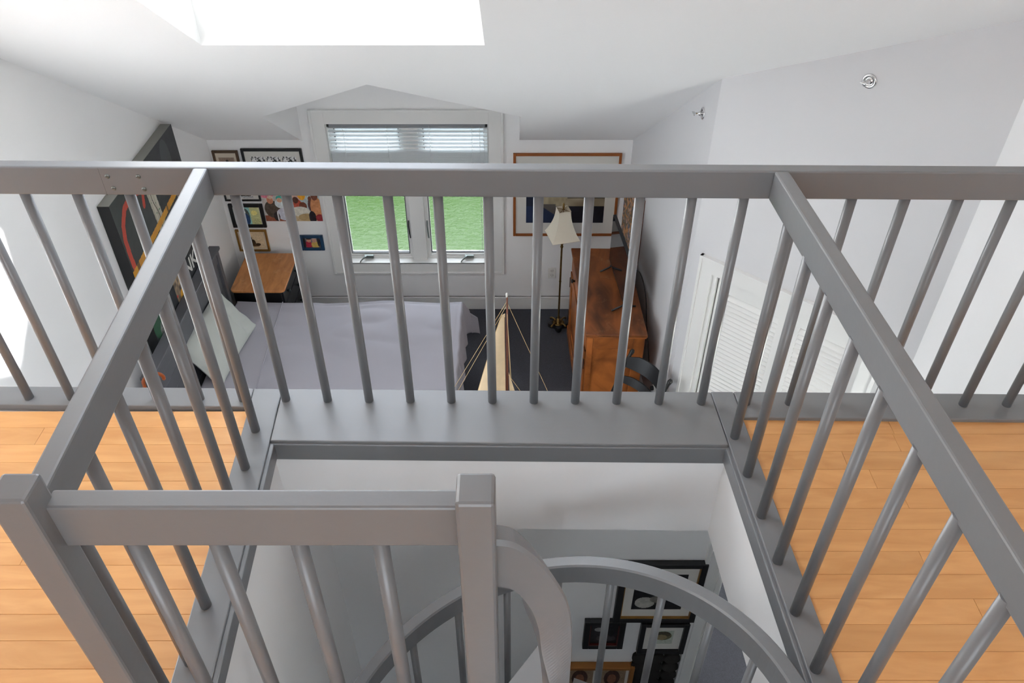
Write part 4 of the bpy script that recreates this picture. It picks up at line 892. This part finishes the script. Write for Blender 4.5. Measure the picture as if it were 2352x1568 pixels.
# ------------------------------------------------------------------ closet with louvred bifold doors
cs = MB()
bbox(cs, .082, CS0, ZF, -.857, 0, .018); bbox(cs, CS1, 1.262, ZF, -.857, 0, .018); bbox(cs, CS0, CS1, CZ1, -.857, 0, .018)
dr1 = cs.build('door_1', TRIMW, kind='structure')
b = MB(); bbox(b, .070, .086, ZF, -.845, 0, .028); bbox(b, 1.256, 1.272, ZF, -.845, 0, .028); bbox(b, .070, 1.272, -.861, -.845, 0, .030); b.build('casing_bead', TRIMW, dr1)
b = MB(); bbox(b, CS0, CS0 + .03, ZF, CZ1, -.09, 0); bbox(b, CS1 - .006, CS1, ZF, CZ1, -.09, 0); bbox(b, CS0, CS1, CZ1 - .02, CZ1, -.09, -.03); b.build('jamb', TRIMW, dr1)
for (p0, p1) in ((.205, .690), (.694, 1.165)):
    st1, l0, l1 = .07, p0 + .075, p1 - .055
    b = MB(); bbox(b, p0, l0, ZF + .01, CZ1 - .03, -.055, -.022); bbox(b, l1, p1, ZF + .01, CZ1 - .03, -.055, -.022); bbox(b, l0, l1, -1.070, CZ1 - .03, -.055, -.022); bbox(b, l0, l1, ZF + .01, ZF + .16, -.055, -.022); bbox(b, l0, l1, -1.92, -1.84 if 0 else -1.92 + .001, -.055, -.022)
    pn = b.build('door_panel', TRIMW, dr1)
    z = -1.078; first = None
    while z > ZF + .18:
        m = MB(); q = [B3(l0, z, -.052), B3(l1, z, -.052), B3(l1, z - .037, -.022), B3(l0, z - .037, -.022)]
        up = Vector((0, 0, -.007)); m.hexa([v + up for v in q], q)
        if first is None: first = m.build('slat', TRIMW, pn); zf = z
        else: inst(first, 'slat', pn, (0, 0, z - zf))
        z -= .0345
# door casing on the wall at the right
b = MB(); b.box((XR - .018, 2.2, ZF), (XR, PB1.y - .03, -.98)) if 0 else None
b.box((XR - .020, 3.165, ZF), (XR, 3.262, -.985)); b.box((XR - .020, 2.30, -1.085), (XR, 3.165, -.985)); b.box((XR - .03, 3.25, ZF), (XR, 3.27, -.972)); b.box((XR - .03, 2.25, -.987), (XR, 3.27, -.967)); b.box((XR - .02, 2.26, ZF), (XR, 2.36, -.985))
dr2 = b.build('door_2', TRIMW, kind='structure', bevel=.003)
b = MB()
for y in (2.36, 3.08): b.box((XR + .01, y, ZF), (XR + .05, y + .08, RZ1))
b.box((XR + .01, 2.36, RZ1 - .08), (XR + .05, 3.16, RZ1)); b.box((XR + .01, 2.36, ZF), (XR + .05, 3.16, ZF + .12)); b.build('door_frame', TRIMW, dr2); MB().box((XR + .03, 2.4, ZF), (XR + .06, 3.1, -2.1)).build('door_panel', TRIMW, dr2)
MB().box((XR + .028, 2.36, ZF + .1), (XR + .032, 3.16, RZ1)).build('pane', GLASS, dr2)  # unseen glazing added to let daylight into the bedroom
MB().add([(XR + .012, 2.37 + .79 * k / 60, z) if k % 2 else (XR + .022, 2.37 + .79 * k / 60, z) for z in (ZF + .02, RZ1) for k in range(61)], [(k, k + 1, 62 + k, 61 + k) for k in range(60)]).build('light_diffuser', DIFFUSER, dr2)  # unseen curtain added to spread direct sun into a soft glow

# ------------------------------------------------------------------ sprinkler heads
def sprinkler(label, M):
    t = thing('sprinkler_head', label, 'sprinkler', group='chrome sidewall sprinkler heads'); t.matrix_world = M
    R = Matrix.Rotation(PI / 2, 4, 'X')
    MB().lathe([(.001, -.0), (.033, 0), (.036, .002), (.034, .006), (.024, .008), (.022, .003), (.014, .003), (.012, .006)], n=28, M=R).build('escutcheon', CHROME, t)
    MB().lathe([(.010, .002), (.010, .016), (.013, .017), (.013, .024), (.008, .026), (.006, .034)], n=16, M=R).build('body', CHROME, t)
    for s_ in (-1, 1): MB().tube([(s_ * .009, -.022, 0), (s_ * .013, -.035, 0), (s_ * .006, -.048, 0), (0, -.052, 0)], .0022, 6).build('frame_arm', CHROME, t)
    MB().box((-.001, -.046, -.003), (.001, -.024, .003)).build('glass_bulb', BRASS, t)
    MB().box((-.020, -.064, .004), (.020, -.046, .0065), .001).build('deflector', CHROME, t); MB().lathe([(.003, .048), (.012, .052), (.012, .054), (.002, .056)], n=14, M=R).build('deflector_disc', CHROME, t)
angB = math.atan2(dB.y, dB.x)
sprinkler('chrome sprinkler head on the diagonal wall, seen face on at upper right', Matrix.Translation(B3(.766, .443, 0)) @ Matrix.Rotation(angB, 4, 'Z'))
sprinkler('chrome sprinkler head seen side on, just left of the wall crease', Matrix.Translation(A3(1.637, -.05, 0)) @ Matrix.Rotation(math.atan2(dA.y, dA.x), 4, 'Z'))
